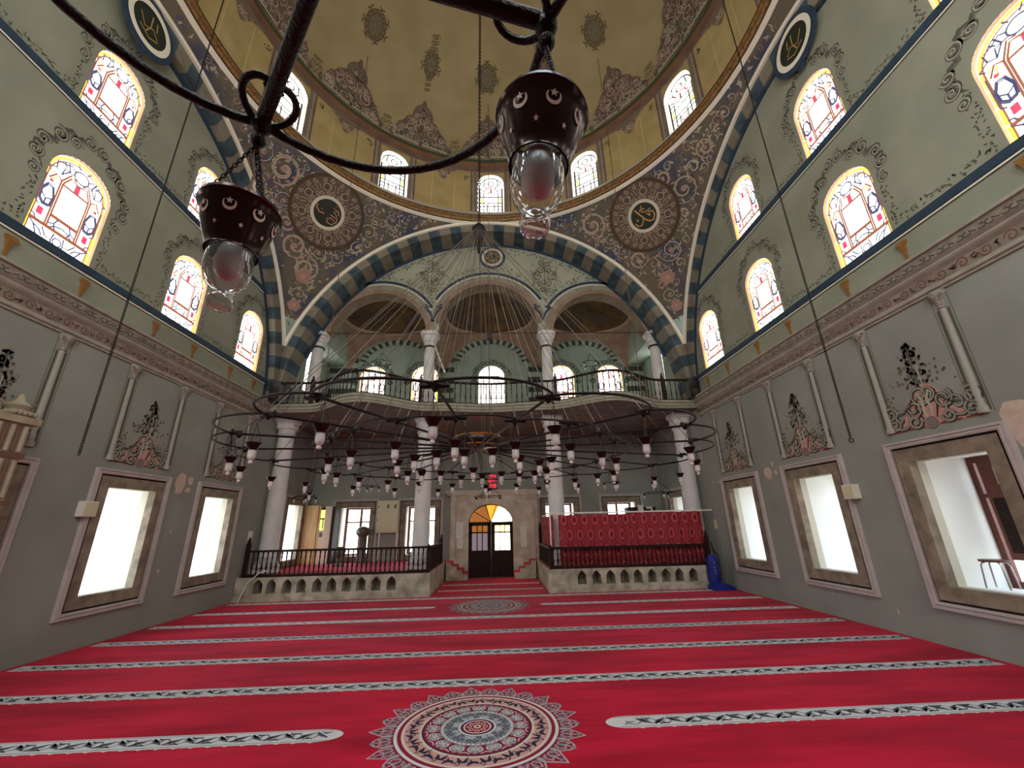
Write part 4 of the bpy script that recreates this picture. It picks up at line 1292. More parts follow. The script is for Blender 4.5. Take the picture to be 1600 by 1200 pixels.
# ================================================================== PLATFORMS under the gallery
def niche_platform(name, x0, x1, y0, niches, lab, side):
    zt = .62
    t = thing(name, lab, 'platform', (0, 0, 0))
    mb = MB()
    f = FB(0, y0)
    tp = lambda u: .5 + .09 * (1 - abs(u) / .13)
    colwall(mb, f, x0, x1, 0, zt, [(x, .26, .2, (lambda u: .44 + .13 * max(0, 1 - (abs(u) / .13) ** 1.3))) for x in niches], M_stone2, step=.5)
    for x in niches:
        w = .13; P = [(-w, .2), (w, .2)] + [(w * cos(pi * k / 10), .44 + .13 * max(0, 1 - abs(cos(pi * k / 10)) ** 1.3)) for k in range(11)]
        mb.grid([[f(x + p[0], p[1], 0) for p in P + P[:1]], [f(x + p[0], p[1], -.5) for p in P + P[:1]]], M_stone2)
        mb.face([f(x + p[0], p[1], -.5) for p in P], M_stone2)
    mb.face([Vector((x0, y0, zt)), Vector((x1, y0, zt)), Vector((x1, YF - .02, zt)), Vector((x0, YF - .02, zt))], M_stone2)
    for X in (x0, x1): mb.face([Vector((X, y0, 0)), Vector((X, YF - .02, 0)), Vector((X, YF - .02, zt)), Vector((X, y0, zt))], M_stone2)
    mb.build('stone_body', t)
    mb = MB()
    mb.box(x0 - .01, x1 + .01, y0 - .035, y0 + .2, 0, .15, M_stone2)
    mb.build('plinth', t)
    mb = MB(); mb.box(x0 + .04, x1 - .04, y0 + .14, YF - .02, zt, zt + .02, M_carpet)
    o = mb.build('red_carpet', t)
    return t
nL = [-6.70, -6.33, -5.90, -5.50, -5.07, -4.66, -4.25, -3.84, -3.42, -2.99]
nR = [2.49, 2.92, 3.33, 3.745, 4.14, 4.555, 4.97, 5.37, 5.785]
niche_platform('stone_platform', XL + .02, -1.9, 13.0, nL, 'low weathered stone platform with ten pointed niches on the left', 'l')
niche_platform('stone_platform', 1.53, XR - .02 if 0 else 6.2, 13.0, nR, 'low weathered stone platform with nine pointed niches beneath the red curtain', 'r')
mb = MB(); mb.box(6.2, XR - .01, 13.4, YF - .02, 0, .62, M_stone2)
tag(mb.build('stone_block'), 'plain stone block filling the corner behind the blue cleaner', 'block')
balustrade('wooden_balustrade', [(-7.2, 13.08), (-1.98, 13.08)], .62, .72, 'dark wooden balustrade along the front of the left platform', .135, posts=[(-7.18, 13.08, 1.05), (-1.98, 13.08, .76)], r=.034)
balustrade('wooden_balustrade', [(-1.98, 13.2), (-1.98, 16.0)], .62, .72, 'dark wooden balustrade on the left side of the passage to the door', .135, posts=[(-1.98, 16.0, .95)], r=.034)
balustrade('wooden_balustrade', [(1.62, 13.08), (6.35, 13.08)], .62, .6, 'dark wooden balustrade below the red curtain', .135, posts=[(1.62, 13.08, .64), (6.38, 13.08, .95)], r=.034)
balustrade('wooden_balustrade', [(1.62, 13.2), (1.62, 16.0)], .62, .6, 'dark wooden balustrade on the right side of the passage to the door', .135, posts=[(1.62, 16.0, 1.3)], r=.034)

# curtain
M_curt = None
def curtain_mat():
    m = bpy.data.materials.new('red_damask_curtain'); m.use_nodes = True; nt = m.node_tree; b = nt.nodes['Principled BSDF']
    b.inputs['Roughness'].default_value = .8
    tc = nt.nodes.new('ShaderNodeTexCoord'); sp = nt.nodes.new('ShaderNodeSeparateXYZ'); nt.links.new(tc.outputs['UV'], sp.inputs[0])
    def M(op, a, b_=None):
        n = nt.nodes.new('ShaderNodeMath'); n.operation = op
        for i, v in enumerate((a, b_)):
            if v is None: continue
            if isinstance(v, (int, float)): n.inputs[i].default_value = v
            else: nt.links.new(v, n.inputs[i])
        return n.outputs[0]
    # brick-offset rows of drop medallions
    row = M('FLOOR', M('DIVIDE', sp.outputs[1], .44))
    uu = M('ADD', M('DIVIDE', sp.outputs[0], .36), M('MULTIPLY', row, .5))
    fu = M('SUBTRACT', M('FRACT', uu), .5)
    fv = M('SUBTRACT', M('FRACT', M('DIVIDE', sp.outputs[1], .44)), .5)
    d = M('SQRT', M('ADD', M('POWER', M('MULTIPLY', fu, 1.25), 2), M('POWER', fv, 2)))
    r = nt.nodes.new('ShaderNodeValToRGB')
    r.color_ramp.elements[0].position = .16; r.color_ramp.elements[0].color = lin((116, 4, 26))
    r.color_ramp.elements[1].position = .24; r.color_ramp.elements[1].color = lin((178, 76, 84))
    e = r.color_ramp.elements.new(.34); e.color = lin((172, 70, 78))
    e = r.color_ramp.elements.new(.42); e.color = lin((130, 16, 34))
    e = r.color_ramp.elements.new(.52); e.color = lin((150, 40, 54))
    nt.links.new(d, r.inputs[0]); nt.links.new(r.outputs[0], b.inputs['Base Color'])
    return m
M_curt = curtain_mat()
def curtain(name, x0, x1, y, z0, z1, lab, axis='x', ph=0):
    n = int(abs(x1 - x0) / .025); vs = []; fs = []; uv = []
    zs = [z0 + (z1 - z0) * j / 14 for j in range(15)]
    for j, z in enumerate(zs):
        t = j / 14
        for i in range(n + 1):
            x = x0 + (x1 - x0) * i / n
            s_ = abs(x - x0)
            w = .03 * sin(s_ * 19 + ph + .6 * sin(3 * s_)) * (1.15 - .35 * t) + .014 * sin(s_ * 47 + ph)
            zz = z + (.012 * abs(sin(s_ * 9)) * -1 if j == 14 else 0) + (.02 * sin(s_ * 3) if j == 0 else 0)
            vs.append((x, y + w, zz) if axis == 'x' else (y + w, x, zz)); uv.append((s_ * 1.12, z))
    for j in range(14):
        for i in range(n):
            a = j * (n + 1) + i; fs.append((a, a + 1, a + n + 2, a + n + 1))
    me = bpy.data.meshes.new(name); me.from_pydata(vs, [], fs); me.materials.append(M_curt)
    l = me.uv_layers.new(); me.polygons.foreach_set('use_smooth', [True] * len(fs))
    for lp in me.loops: l.data[lp.index].uv = uv[lp.vertex_index]
    o = bpy.data.objects.new(name, me); COL.objects.link(o)
    return tag(o, lab, 'curtain')
curtain('curtain', 1.92, 4.1, 13.2, .66, 2.13, 'dark red patterned curtain, left half of the long hanging behind the balustrade', ph=.4)
curtain('curtain', 4.1, 6.4, 13.2, .66, 2.16, 'dark red patterned curtain, right half of the long hanging behind the balustrade', ph=2)
curtain('curtain', 13.35, 14.3, 1.74, 1.1, 2.12, 'short dark red curtain facing the passage to the door', 'y', 1)
curtain('curtain', 14.6, 15.9, 1.74, 1.1, 2.12, 'narrow dark red curtain nearest the doorway steps', 'y', 2)
mb = MB(); mb.box(1.55, 6.75, 13.17, 13.23, 2.16, 2.2, M_whitep)
for x, y in ((1.66, 13.2),): mb.box(x - .02, x + .02, y - .02, y + .02, .64, 2.15, M_whitep)
tag(mb.build('curtain_rail'), 'long thin white rail above the front red curtains', 'rail')
mb = MB(); mb.box(1.71, 1.77, 13.26, 16.0, 2.13, 2.17, M_whitep)
tag(mb.build('curtain_rail'), 'short white rail running back along the passage to the door', 'rail')

# steps beside the door
for s, x0, lab in ((-1, -1.9, 'left'), (1, 1.53, 'right')):
    t = thing('stone_steps', 'red carpeted stone steps at the %s of the doorway' % lab, 'steps', (0, 0, 0))
    mb = MB(); mc = MB()
    for k in range(4):
        a = x0 - s * (.06 + .2 * k); b = x0 - s * (.06 + .2 * (k + 1))
        h = .62 - .13 * k
        mb.box(min(a, b), max(a, b), 16.45, 17.02, 0, h, M_stone2)
        mc.box(min(a, b), max(a, b) + (.01 if s > 0 else 0), 16.43, 17.02, h, h + .02, M_carpet)
        mc.box(b - .012 if s > 0 else b, b if s > 0 else b + .012, 16.43, 17.02, h - .12, h + .02, M_carpet)
    mb.build('stone_tread', t); mc.build('stair_carpet', t)

# portal
t = thing('stone_portal', 'pale stone door surround with round arch beneath the red clock', 'portal', (-.1, 17.2, 0))
mb = MB(); f = lambda u, v, n: Vector((u + .1, .0 - n - .07, v))
tpd = archtop(1.74, 1.95, .74)
colwall(mb, f, -1.79, 1.68, 0, 3.12, [(-.2, 1.74, 0, tpd)], M_pstone, step=.5)
P = [(.87, 0)] + [(.87 * cos(pi * k / 16), 1.95 + .74 * sin(pi * k / 16)) for k in range(17)] + [(-.87, 0)]
mb.grid([[f(-.2 + p[0], p[1], 0) for p in P], [f(-.2 + p[0], p[1], -.2) for p in P]], M_pstone)
for X in (-1.79, 1.68): mb.face([f(X, 0, 0), f(X, 0, -.2), f(X, 3.12, -.2), f(X, 3.12, 0)], M_pstone)
mb.build('stone_surround', t)
mb = MB(); mb.box(-1.9, 1.86, -.16, .13, 3.12, 3.22, M_pstone); mb.box(-1.84, 1.8, -.12, .13, 3.02, 3.12, M_pstone)
for x in (-1.45, 1.3): mb.box(x - .03, x + .03, -.09, -.04, .3, 3.0, M_pstone)
for x in (-1.62, 1.5): mb.lathe([(.09, 0), (.09, .3), (.06, .34), (.055, 2.6), (.08, 2.66), (.06, 2.7), (.1, 2.9), (.12, 3.0)], (x + .1, -.08, .0), M_pstone, 12)
mb.build('cornice_and_shafts', t)
mb = MB()
for x, z in ((-1.22, 1.3), (-1.22, .92), (1.02, 1.1)):
    pass
# doors
dr_ = thing('door_1', 'double wooden entrance door with glazed upper panels', 'door', (0, 0, 0), kind='structure')
for i, (x0, x1, gm, am) in enumerate(((-1.07, -.2, M_dgl, M_dkam), (-.17, .68, M_bgl, M_bgl2))):
    y0, y1 = 17.2, 17.26
    mb = MB()
    mb.box(x0, x1, y0, y1, .02, .95, M_wood)
    mb.box(x0, x0 + .13, y0, y1, .95, 1.95, M_wood); mb.box(x1 - .13, x1, y0, y1, .95, 1.95, M_wood)
    mb.box(x0, x1, y0, y1, 1.86, 1.95, M_wood); mb.box(x0, x1, y0, y1, 1.58, 1.63, M_wood)
    w = (x1 - x0 - .26) / 3
    for k in (1, 2): mb.box(x0 + .13 + w * k - .018, x0 + .13 + w * k + .018, y0, y1, .95, 1.86, M_wood)
    mb.box(x0 + .12, x1 - .12, y0 - .015, y0, .2, .85, M_wood)
    lf = mb.build('door_leaf', dr_)
    mb = MB(); mb.face([Vector((x0 + .1, y1 - .02, .94)), Vector((x1 - .1, y1 - .02, .94)), Vector((x1 - .1, y1 - .02, 1.6)), Vector((x0 + .1, y1 - .02, 1.6))], gm)
    mb.face([Vector((x0 + .1, y1 - .02, 1.6)), Vector((x1 - .1, y1 - .02, 1.6)), Vector((x1 - .1, y1 - .02, 1.9)), Vector((x0 + .1, y1 - .02, 1.9))], am)
    mb.build('glass_panel', lf)
mb = MB()
mb.box(-1.07, .68, 17.19, 17.27, 1.95, 2.0, M_wood)
for k in range(16):
    a0, a1 = pi * k / 16, pi * (k + 1) / 16
    q = [Vector((-.2 + r * cos(a), 17.24, 2.0 + r * .76 * sin(a))) for a, r in ((a0, 0.0), (a0, .86), (a1, .86))]
    mb.face(q, M_bgl if k < 8 else M_dkam) if not (6 <= k <= 8) else mb.face(q, M_amber)
for a in (38, 75, 105, 142): mb.tube([(-.2, 17.22, 2.0), (-.2 + .86 * cos(radians(a)), 17.22, 2.0 + .66 * sin(radians(a)))], .014, M_wood, 5)
mb.tube([(-.2 + .86 * cos(pi * k / 20), 17.22, 2.0 + .66 * sin(pi * k / 20)) for k in range(21)], .02, M_wood, 5)
mb.build('fanlight', dr_)

# ================================================================== CARPET
mb = MB()
carp = MB()
carp.face([Vector((x, y, 0)) for x, y in ((XL, YB), (XR, YB), (XR, 13.38), (6.22, 13.38), (6.22, 12.98), (1.51, 12.98), (1.51, 17.1), (-1.88, 17.1), (-1.88, 12.98), (XL, 12.98))], M_carpet)
CG = lambda u, v, n: Vector((u, v, n))
STR = [(2.46, 0), (3.76, 0), (5.06, 1), (6.33, 0), (7.62, 0), (8.93, 0), (10.2, 0), (11.5, 1), (12.8, 0), (14.1, 2), (15.35, 2)]
def stripe(x0, x1, y1, w, roundend, detail):
    y0 = y1 - w; yc = (y0 + y1) / 2
    P = [(x0, y0), (x1, y0), (x1, y1), (x0, y1)]
    if roundend == 1: P = [(x0, y0)] + arc(x1 - .26, yc, .26, -90, 90, 14, w / 2) + [(x0, y1)]
    if roundend == -1: P = [(x1, y0), (x1, y1)] + arc(x0 + .22, yc, .22, 90, 270, 14, w / 2)
    carp.face([CG(p[0], p[1], .0015) for p in P], M_cgrey)
    a, b = x0 + (.12 if roundend == -1 else 0), x1 - (.12 if roundend == 1 else 0)
    for o in (.025, w - .025): carp.ribbon(CG, [(a, y0 + o), (b, y0 + o)], .009, M_cslate, .003)
    x = a + .08; k = 0; q = w / .17 * .85
    while x < b - .22:
        s = 1 if k % 2 else -1
        if detail > 1:
            T = lambda P: [(x + p[0] * q, yc + p[1] * q * s) for p in P]
            carp.ribbon(CG, T(arc(.06, 0, .055, 200, -60, 8, .045)), .018, M_cslate, .003)
            carp.ribbon(CG, T([(.1, -.05), (.14, 0), (.2, .04)]), taper(3, .045, .3), M_cdsl, .004)
            carp.ribbon(CG, T([(-.02, .05), (.02, .01), (.07, 0)]), taper(3, .034, .3), M_cslate, .004)
            carp.ribbon(CG, T([(.13, -.055), (.17, -.03), (.21, -.05)]), taper(3, .03, .3), M_cdsl, .003)
            carp.poly(CG, [(x + .13, y0 - .018), (x + .18, y0 + .01), (x + .08, y0 + .01)], M_cgrey, .0016)
        else:
            carp.ribbon(CG, [(x, yc - .05 * s), (x + .12, yc + .05 * s)], .04, M_cslate, .003)
        x += .155 if detail > 1 else .25; k += 1
for y, kind in STR:
    d = 2 if y < 9.5 else 1
    w = .17
    if kind == 0: stripe(XL + .12, XR - .12, y, .26, 0, d)
    if kind == 1: stripe(XL + .12, -1.5, y, .26, 1, d); stripe(1.08, XR - .12, y, .26, -1, d)
    if kind == 2: stripe(-1.8, 1.45, y, .2, 0, 1)
def medallion(cx, cy, R, hi_):
    N = 26
    def P(r, a): return (cx + R * r * cos(a), cy + R * r * sin(a))
    def ring(r0, r1, m, z, n=64): carp.grid([[CG(*P(r, 2 * pi * k / n), z) for k in range(n)] for r in (r0, r1)], m, wrap=True)
    for k in range(N):                                     # outer petals
        a = 2 * pi * k / N; da = pi / N
        rt = 1.0 if k % 2 else .95
        pts = [P(.74, a - da), P(.85, a - da * 1.02), P(.92, a - da * .5), P(rt, a), P(.92, a + da * .5), P(.85, a + da * 1.02), P(.74, a + da)]
        carp.face([CG(*p, .002) for p in pts], M_cpet)
        q = [P(.76, a - da * .8), P(.84, a - da * .85), P(.9, a - da * .45), P(rt - .03, a), P(.9, a + da * .45), P(.84, a + da * .85), P(.76, a + da * .8)]
        carp.face([CG(*p, .003) for p in q], M_cwine)
        for s in (-1, 1):
            carp.ribbon(CG, [P(.77, a + s * da * .2), P(.82, a + s * da * .65), P(.88, a + s * da * .4), P(.85, a + s * da * .12)], R * .02, M_cpet, .004)
            carp.ribbon(CG, spiral(*P(.8, a + s * da * .5), R * .03, 1.1, s, a), R * .012, M_cslate, .0042)
            carp.ribbon(CG, [P(.9, a), P(.94, a + s * da * .12)], R * .02, M_cslate, .004)
        carp.disc(CG, P(.83, a), R * .022, M_cslate, .0045, 8)
        carp.ribbon(CG, [P(.78, a), P(.9, a)], R * .01, M_cgrey, .0042)
    ring(.0001, .76, M_cwine, .005)
    ring(.72, .75, M_cgrey, .0055); ring(.7, .72, M_cwine, .0055)
    ring(.66, .685, M_cream_p, .006); ring(.53, .66, M_cpink, .0058); ring(.505, .53, M_cream_p, .006); ring(.49, .505, M_cnavy, .006)
    M2 = 38
    for k in range(M2):
        a = 2 * pi * k / M2
        s = 1 if k % 2 else -1
        carp.ribbon(CG, [P(.545 if s > 0 else .645, a), P(.595, a + .05), P(.6, a + .11), P(.57 + .05 * s * -1, a + .15)], [R * .014, R * .042, R * .034, R * .01], M_cnavy, .0065)
        carp.ribbon(CG, spiral(*P(.6 + .02 * s, a + .02), R * .028, 1.1, s, a), R * .01, M_cnavy, .0068)
    ring(.335, .49, M_cwine, .0062)
    for k in range(16):
        a = 2 * pi * k / 16
        carp.face([CG(*P(r, a + t), .007) for r, t in ((.345, -.14), (.4, -.17), (.45, -.1), (.475, 0), (.45, .1), (.4, .17), (.345, .14))], M_cslate)
        for s in (-1, 1):
            carp.ribbon(CG, spiral(*P(.405, a + s * .075), R * .035, 1.2, s, a), R * .011, M_cgrey, .0075)
        carp.ribbon(CG, [P(.34, a), P(.47, a)], R * .012, M_cpink, .0078)
        carp.ribbon(CG, [P(.47, a + .1), P(.45, a + .2), P(.47, a + .3)], R * .01, M_cgrey, .0072)
    ring(.31, .335, M_cgrey, .0072); ring(.15, .31, M_cslate, .007)
    for k in range(48):
        a = 2 * pi * k / 48
        carp.disc(CG, P(.322, a), R * .008, M_cnavy, .008, 5)
    rnd = random.Random(4)
    for k in range(24):
        a = 2 * pi * k / 24
        carp.ribbon(CG, spiral(*P(.265, a), R * .028, 1.1, 1 if k % 2 else -1, a), R * .01, M_cnavy, .0078)
        carp.ribbon(CG, spiral(*P(.205, a + .1), R * .024, 1.1, -1 if k % 2 else 1, a), R * .009, M_cgrey if k % 3 else M_cnavy, .0078)
    ring(.155, .175, M_cgrey, .0082); ring(.14, .155, M_cnavy, .0082); ring(.0001, .14, M_cwine, .008)
    ring(.115, .128, M_cgrey, .0086)
    for k in range(8):
        a = 2 * pi * k / 8
        carp.disc(CG, P(.075, a), R * .026, M_cpink, .009, 10)
        carp.disc(CG, P(.075, a), R * .012, M_cwine, .0095, 8)
    carp.disc(CG, (cx, cy), R * .035, M_cgrey, .0095, 12); carp.disc(CG, (cx, cy), R * .018, M_cwine, .01, 10)
medallion(-.2, 4.95, 1.07, 1); medallion(-.18, 11.35, 1.04, 0)
tag(carp.build('prayer_carpet'), 'wall-to-wall red carpet with grey patterned row stripes and two round medallions', 'carpet')

# ================================================================== LAMPS
def star(c, r, n=5, k=.42):
    return [(c[0] + (r if j % 2 == 0 else r * k) * sin(pi * j / n), c[1] + (r if j % 2 == 0 else r * k) * cos(pi * j / n)) for j in range(2 * n)]
M_cut = mat('painted_cut_out_light', (250, 244, 232), .6)  # pale pieces on the collar: light through piercings put into colour
M_cable = mat('pale_cable', (170, 140, 124), .6)
def chain(mb, a, b, link, r, m):
    a, b = Vector(a), Vector(b); L = (b - a).length; n = max(2, int(L / (link * .75))); d = (b - a).normalized()
    x = d.cross(Vector((0, 0, 1)));
    if x.length < .05: x = Vector((1, 0, 0))
    x.normalize(); y = d.cross(x)
    for k in range(n):
        c = a + (b - a) * ((k + .5) / n); s = x if k % 2 else y
        mb.tube([c + d * (link * .5 * cos(t)) + s * (link * .3 * sin(t)) for t in [2 * pi * q / 8 for q in range(8)]], r, m, 4, closed=True)
def lamp_proto(label, fine, cord):
    """glass lamp hanging `cord` below its hook; origin at the hook"""
    t = thing('glass_lamp', label, 'lamp')
    n = 32 if fine else 14
    k_ = .765 if fine else .82
    R0 = .068 * k_ if fine else .062
    z = -cord
    MG = M_lamp if fine else M_lampf
    mb = MB()
    if fine: prof = [(1.06, .002), (1.09, -.006), (1, -.012), (.95, -.03), (.84, -.06), (.72, -.085), (.64, -.1), (.67, -.106)]
    else: prof = [(1.15, .01), (1.08, .0), (.98, -.012), (.82, -.035), (.64, -.055), (.58, -.068), (.62, -.074)]
    prof = [(r * R0, z + h * k_) for r, h in prof]
    mb.lathe(prof, (0, 0, 0), M_ironn if fine else M_ironm, n); mb.lathe([(r - .002, zz) for r, zz in prof], (0, 0, 0), M_blackp, n)
    sh = mb.build('lamp_shade', t, smooth=True)
    if fine:
        def g(u, v, o):
            fz = (z - v) / k_; rr = R0 * (1.0 - .05 * min(max((fz - .012) / .018, 0), 1) - .11 * min(max((fz - .03) / .03, 0), 1) - .12 * min(max((fz - .06) / .025, 0), 1)) + .0015
            a = u / R0
            return Vector((rr * cos(a), rr * sin(a), v))
        for k in range(8):
            u = 2 * pi * R0 * k / 8; vz = z - .038 * k_
            q_ = k_
            C_ = arc(u, vz, .0125 * q_, 150, 390, 10); I = arc(u, vz + .003 * q_, .0095 * q_, 390, 150, 10)
            mb = MB()
            for (p, q), (p2, q2) in zip(zip(C_, I[::-1]), zip(C_[1:], I[::-1][1:])): mb.face([g(*p, 0), g(*p2, 0), g(*q2, 0), g(*q, 0)], M_cut)
            mb.build('crescent_light_piece', sh)
            for (c, r) in (((u, vz + .006 * q_), .007 * q_), ((u + pi * R0 / 8, z - .072 * k_), .0055 * q_)):
                P = star(c, r); cc = g(c[0], c[1], 0)
                mb = MB()
                for a, b in zip(P, P[1:] + P[:1]): mb.face([cc, g(*a, 0), g(*b, 0)], M_cut)
                mb.build('star_light_piece', sh)
    mb = MB()
    gp = [(.036, -.055), (.0355, -.09), (.0365, -.12), (.0365, -.145), (.032, -.168), (.022, -.182), (.0145, -.188), (.013, -.193), (.018, -.2), (.021, -.21), (.019, -.221), (.011, -.227), (.0005, -.229)]
    mb.lathe([(r * k_ * (1.1 if fine else 1.2), z + h * k_) for r, h in gp], (0, 0, 0), MG, n)
    gl = mb.build('glass_chimney', t, smooth=True)
    if fine:
        mb = MB()
        for k in range(14):
            a = 2 * pi * k / 14; mb.ball((.0135 * cos(a), .0135 * sin(a), z - .222 * k_), .0026, M_lamp, 6)
        mb.build('glass_beading', gl, smooth=True)
    mb = MB()
    mb.lathe([(.001, z - .03 * k_), (.018 * k_, z - .035 * k_), (.02 * k_, z - .08 * k_), (.016 * k_, z - .085 * k_), (.022 * k_, z - .1 * k_), (.026 * k_, z - .125 * k_), (.022 * k_, z - .15 * k_), (.01 * k_, z - .162 * k_), (.001, z - .164 * k_)], (0, 0, 0), M_bulb, 14)
    mb.build('bulb', t, smooth=True)
    mb = MB()
    top = (0, 0, -.02)
    for k in range(3):
        a = 2 * pi * k / 3 + .5
        b = (R0 * .98 * cos(a), R0 * .98 * sin(a), z)
        if fine: chain(mb, top, b, .0095, .0011, M_iron)
        else: mb.tube([top, b], .0022, M_iron, 4)
    if fine:
        mb.ball((0, 0, -.012), .012, M_iron, 10)
        mb.build('suspension_chain', t)
        mb = MB(); mb.tube([(.003, 0, -.02), (-.004, .004, -.05), (.006, 0, -.08), (0, 0, z - .03)], .0022, M_cable, 6); mb.tube([(-.003, 0, -.02), (.008, .002, -.06), (0, 0, z - .03)], .0018, M_blackp, 6)
        mb.build('cable', t)
    else:
        mb.tube([(0, 0, 0), top], .003, M_iron, 4); mb.tube([top, (0, 0, z - .03)], .0025, M_wire, 4)
        mb.build('suspension_chain', t)
    return t

# ------------------------------------------------------------------ small trefoil chandelier right above the camera
NC = (-.205, .315, 2.55)
ch = thing('wrought_iron_chandelier', 'small black three-lobed iron chandelier close overhead', 'chandelier', NC)
nodes = [(-.39, .53), (.075, .372), (-.30, .05)]
def P3(x, y, z=0): return (x - NC[0], y - NC[1], z)
def lobe(a, b, bulge, n=18):
    a, b = Vector(a), Vector(b); m = (a + b) / 2; d = b - a; L = d.length
    nrm = Vector((d.y, -d.x)).normalized()
    if nrm.dot(m) < 0: nrm = -nrm
    R = (L * L / 4 + bulge * bulge) / (2 * bulge); c = m - nrm * (R - bulge)
    a0 = atan2(a.y - c.y, a.x - c.x); a1 = atan2(b.y - c.y, b.x - c.x)
    am = atan2(nrm.y, nrm.x)
    def wrap(x): return (x - am + pi) % (2 * pi) - pi
    w0, w1 = wrap(a0), wrap(a1)
    return [(c.x + R * cos(am + w0 + (w1 - w0) * k / n), c.y + R * sin(am + w0 + (w1 - w0) * k / n)) for k in range(n + 1)]
rel = [(x - NC[0], y - NC[1]) for x, y in nodes]
for i in range(3):
    a, b = rel[i], rel[(i + 1) % 3]
    L = (Vector(a) - Vector(b)).length
    P = lobe(a, b, L * .34 if i == 0 else L * .45)
    mb = MB(); mb.tube([(p[0], p[1], 0) for p in P], .0075, M_iron, 10)
    mb.build('lobed_ring', ch, smooth=True)
for i, (x, y) in enumerate(rel):
    mb = MB(); mb.tube([(0, 0, .012), (x, y, .004)], .0115, M_iron, 10)
    mb.build('arm', ch, smooth=True)
    d = Vector((x, y)).normalized(); n_ = Vector((-d.y, d.x))
    for s in (-1, 1):
        pts = []
        for k in range(15):
            t = k / 14; a = pi * 1.25 * t
            q = Vector((x, y)) - d * .0 + n_ * s * (.034 * sin(a)) + d * (-.034 + .034 * cos(a)) * 1.0 + n_ * s * .012 * t
            pts.append((q.x, q.y, -.004 + .03 * sin(a * .6)))
        mb = MB(); mb.tube(pts, .0058, M_iron, 8); mb.build('scroll', ch, smooth=True)
    mb = MB(); mb.ball((x, y, -.004), .016, M_iron, 12); mb.tube([(x, y, -.01), (x, y, -.035)], .006, M_iron, 6); mb.build('boss', ch, smooth=True)
mb = MB(); mb.ball((0, 0, .012), .03, M_iron, 12); mb.tube([(0, 0, .02), (0, 0, 18.5)], .008, M_wire, 6)
mb.build('suspension_rod', ch, smooth=True)
near = lamp_proto('clear glass lamp with star-pierced metal collar, left one of the two big near lamps', True, .155)
near.location = (nodes[0][0], nodes[0][1], NC[2] - .025)
copytree(near, (nodes[1][0], nodes[1][1], NC[2] - .025), 'clear glass lamp with star-pierced metal collar, right one of the two big near lamps').rotation_euler = (0, .095, .2)
for o in (near,): o.rotation_euler = (0, 0, 1.1)

# ------------------------------------------------------------------ great ring chandelier
ZR = 2.9
GC = Vector((-.27, 6.4))
big = thing('ring_chandelier', 'huge black iron ring chandelier with lobed rims hung on a fan of wires', 'chandelier', (GC.x, GC.y, ZR))
OUT = [(-.45, 2.96), (-1.42, 3.2), (-2.08, 3.74), (-2.8, 4.54), (-3.25, 5.45), (-3.4, 6.48), (-3.3, 7.55), (-2.8, 8.45), (-2.15, 9.1), (-1.28, 9.55), (-.3, 9.7), (.7, 9.55), (1.7, 9.1), (2.45, 8.55), (2.98, 7.75), (3.02, 6.57), (2.61, 5.35), (2.12, 4.42), (1.45, 3.83), (.45, 3.3)]
MID = [(-.38, 3.88), (-.95, 3.93), (-1.5, 4.34), (-1.91, 4.82), (-2.31, 5.74), (-2.31, 6.17), (-2.18, 6.79), (-1.86, 7.35), (-1.38, 7.67), (-.83, 8.14), (-.2, 8.54), (.42, 8.39), (.97, 7.87), (1.45, 7.61), (1.71, 6.95), (1.87, 6.54), (1.53, 5.18), (1.22, 4.67), (.77, 4.16), (.2, 4.02)]
MID2 = [(-.33, 4.41), (-.63, 4.46), (-.91, 4.69), (-1.18, 5.05), (.56, 5.24), (.68, 4.99), (.29, 4.9), (-.03, 4.36)]
INN = [(-.31, 5.87), (-.8, 6.16), (-1.07, 6.12), (-1.27, 6.1), (-.55, 6.78), (-.21, 6.66), (.37, 6.49), (.6, 6.36), (.09, 6.37), (.76, 6.15)]
OUTL = [(-.47, 3.07), (-1.37, 3.23), (-2.27, 3.92), (-2.95, 4.71), (-3.28, 5.48), (-3.49, 6.66), (-2.8, 8.41), (-2.15, 9.1), (-1.28, 9.5), (.98, 9.5), (1.78, 9.05), (3.23, 7.19), (2.77, 5.6), (2.2, 4.55), (1.48, 3.95), (.51, 3.41), (-3.35, 7.55), (2.98, 7.75), (2.45, 8.5), (-.2, 9.7)]
r2 = lambda p: (p[0] - GC.x, p[1] - GC.y)
for ring, bul, zz, rr in ((OUT, .3, 0, .012), (MID, .2, -.02, .010)):
    n = len(ring)
    for i in range(n):
        a, b = r2(ring[i]), r2(ring[(i + 1) % n])
        L = (Vector(a) - Vector(b)).length
        # each lobe starts a little inside its neighbours so that the loops overlap at the clamps
        d = (Vector(b) - Vector(a)).normalized() * (.06 * L)
        P = lobe(Vector(a) - d, Vector(b) + d, L * bul)
        mb = MB(); mb.tube([(p[0], p[1], zz + (.015 if i % 2 else 0)) for p in P], rr, M_iron, 6)
        mb.build('lobe', big, smooth=True)
        mb = MB(); t_ = Vector((-Vector(a).y, Vector(a).x)).normalized()
        mb.tube([(a[0] - t_.x * .11, a[1] - t_.y * .11, zz + .0), (a[0] + t_.x * .11, a[1] + t_.y * .11, zz)], .022, M_iron, 6)
        mb.lathe([(.02, .03), (.03, .01), (.03, -.02), (.012, -.045)], (a[0], a[1], zz), M_iron, 8)
        mb.build('clamp', big)
for p in OUT:
    a = Vector(r2(p)); d = a.normalized()
    mb = MB(); mb.tube([(d.x * .33, d.y * .33, .12), (a.x, a.y, .0)], .014, M_iron, 6); mb.build('arm', big, smooth=True)
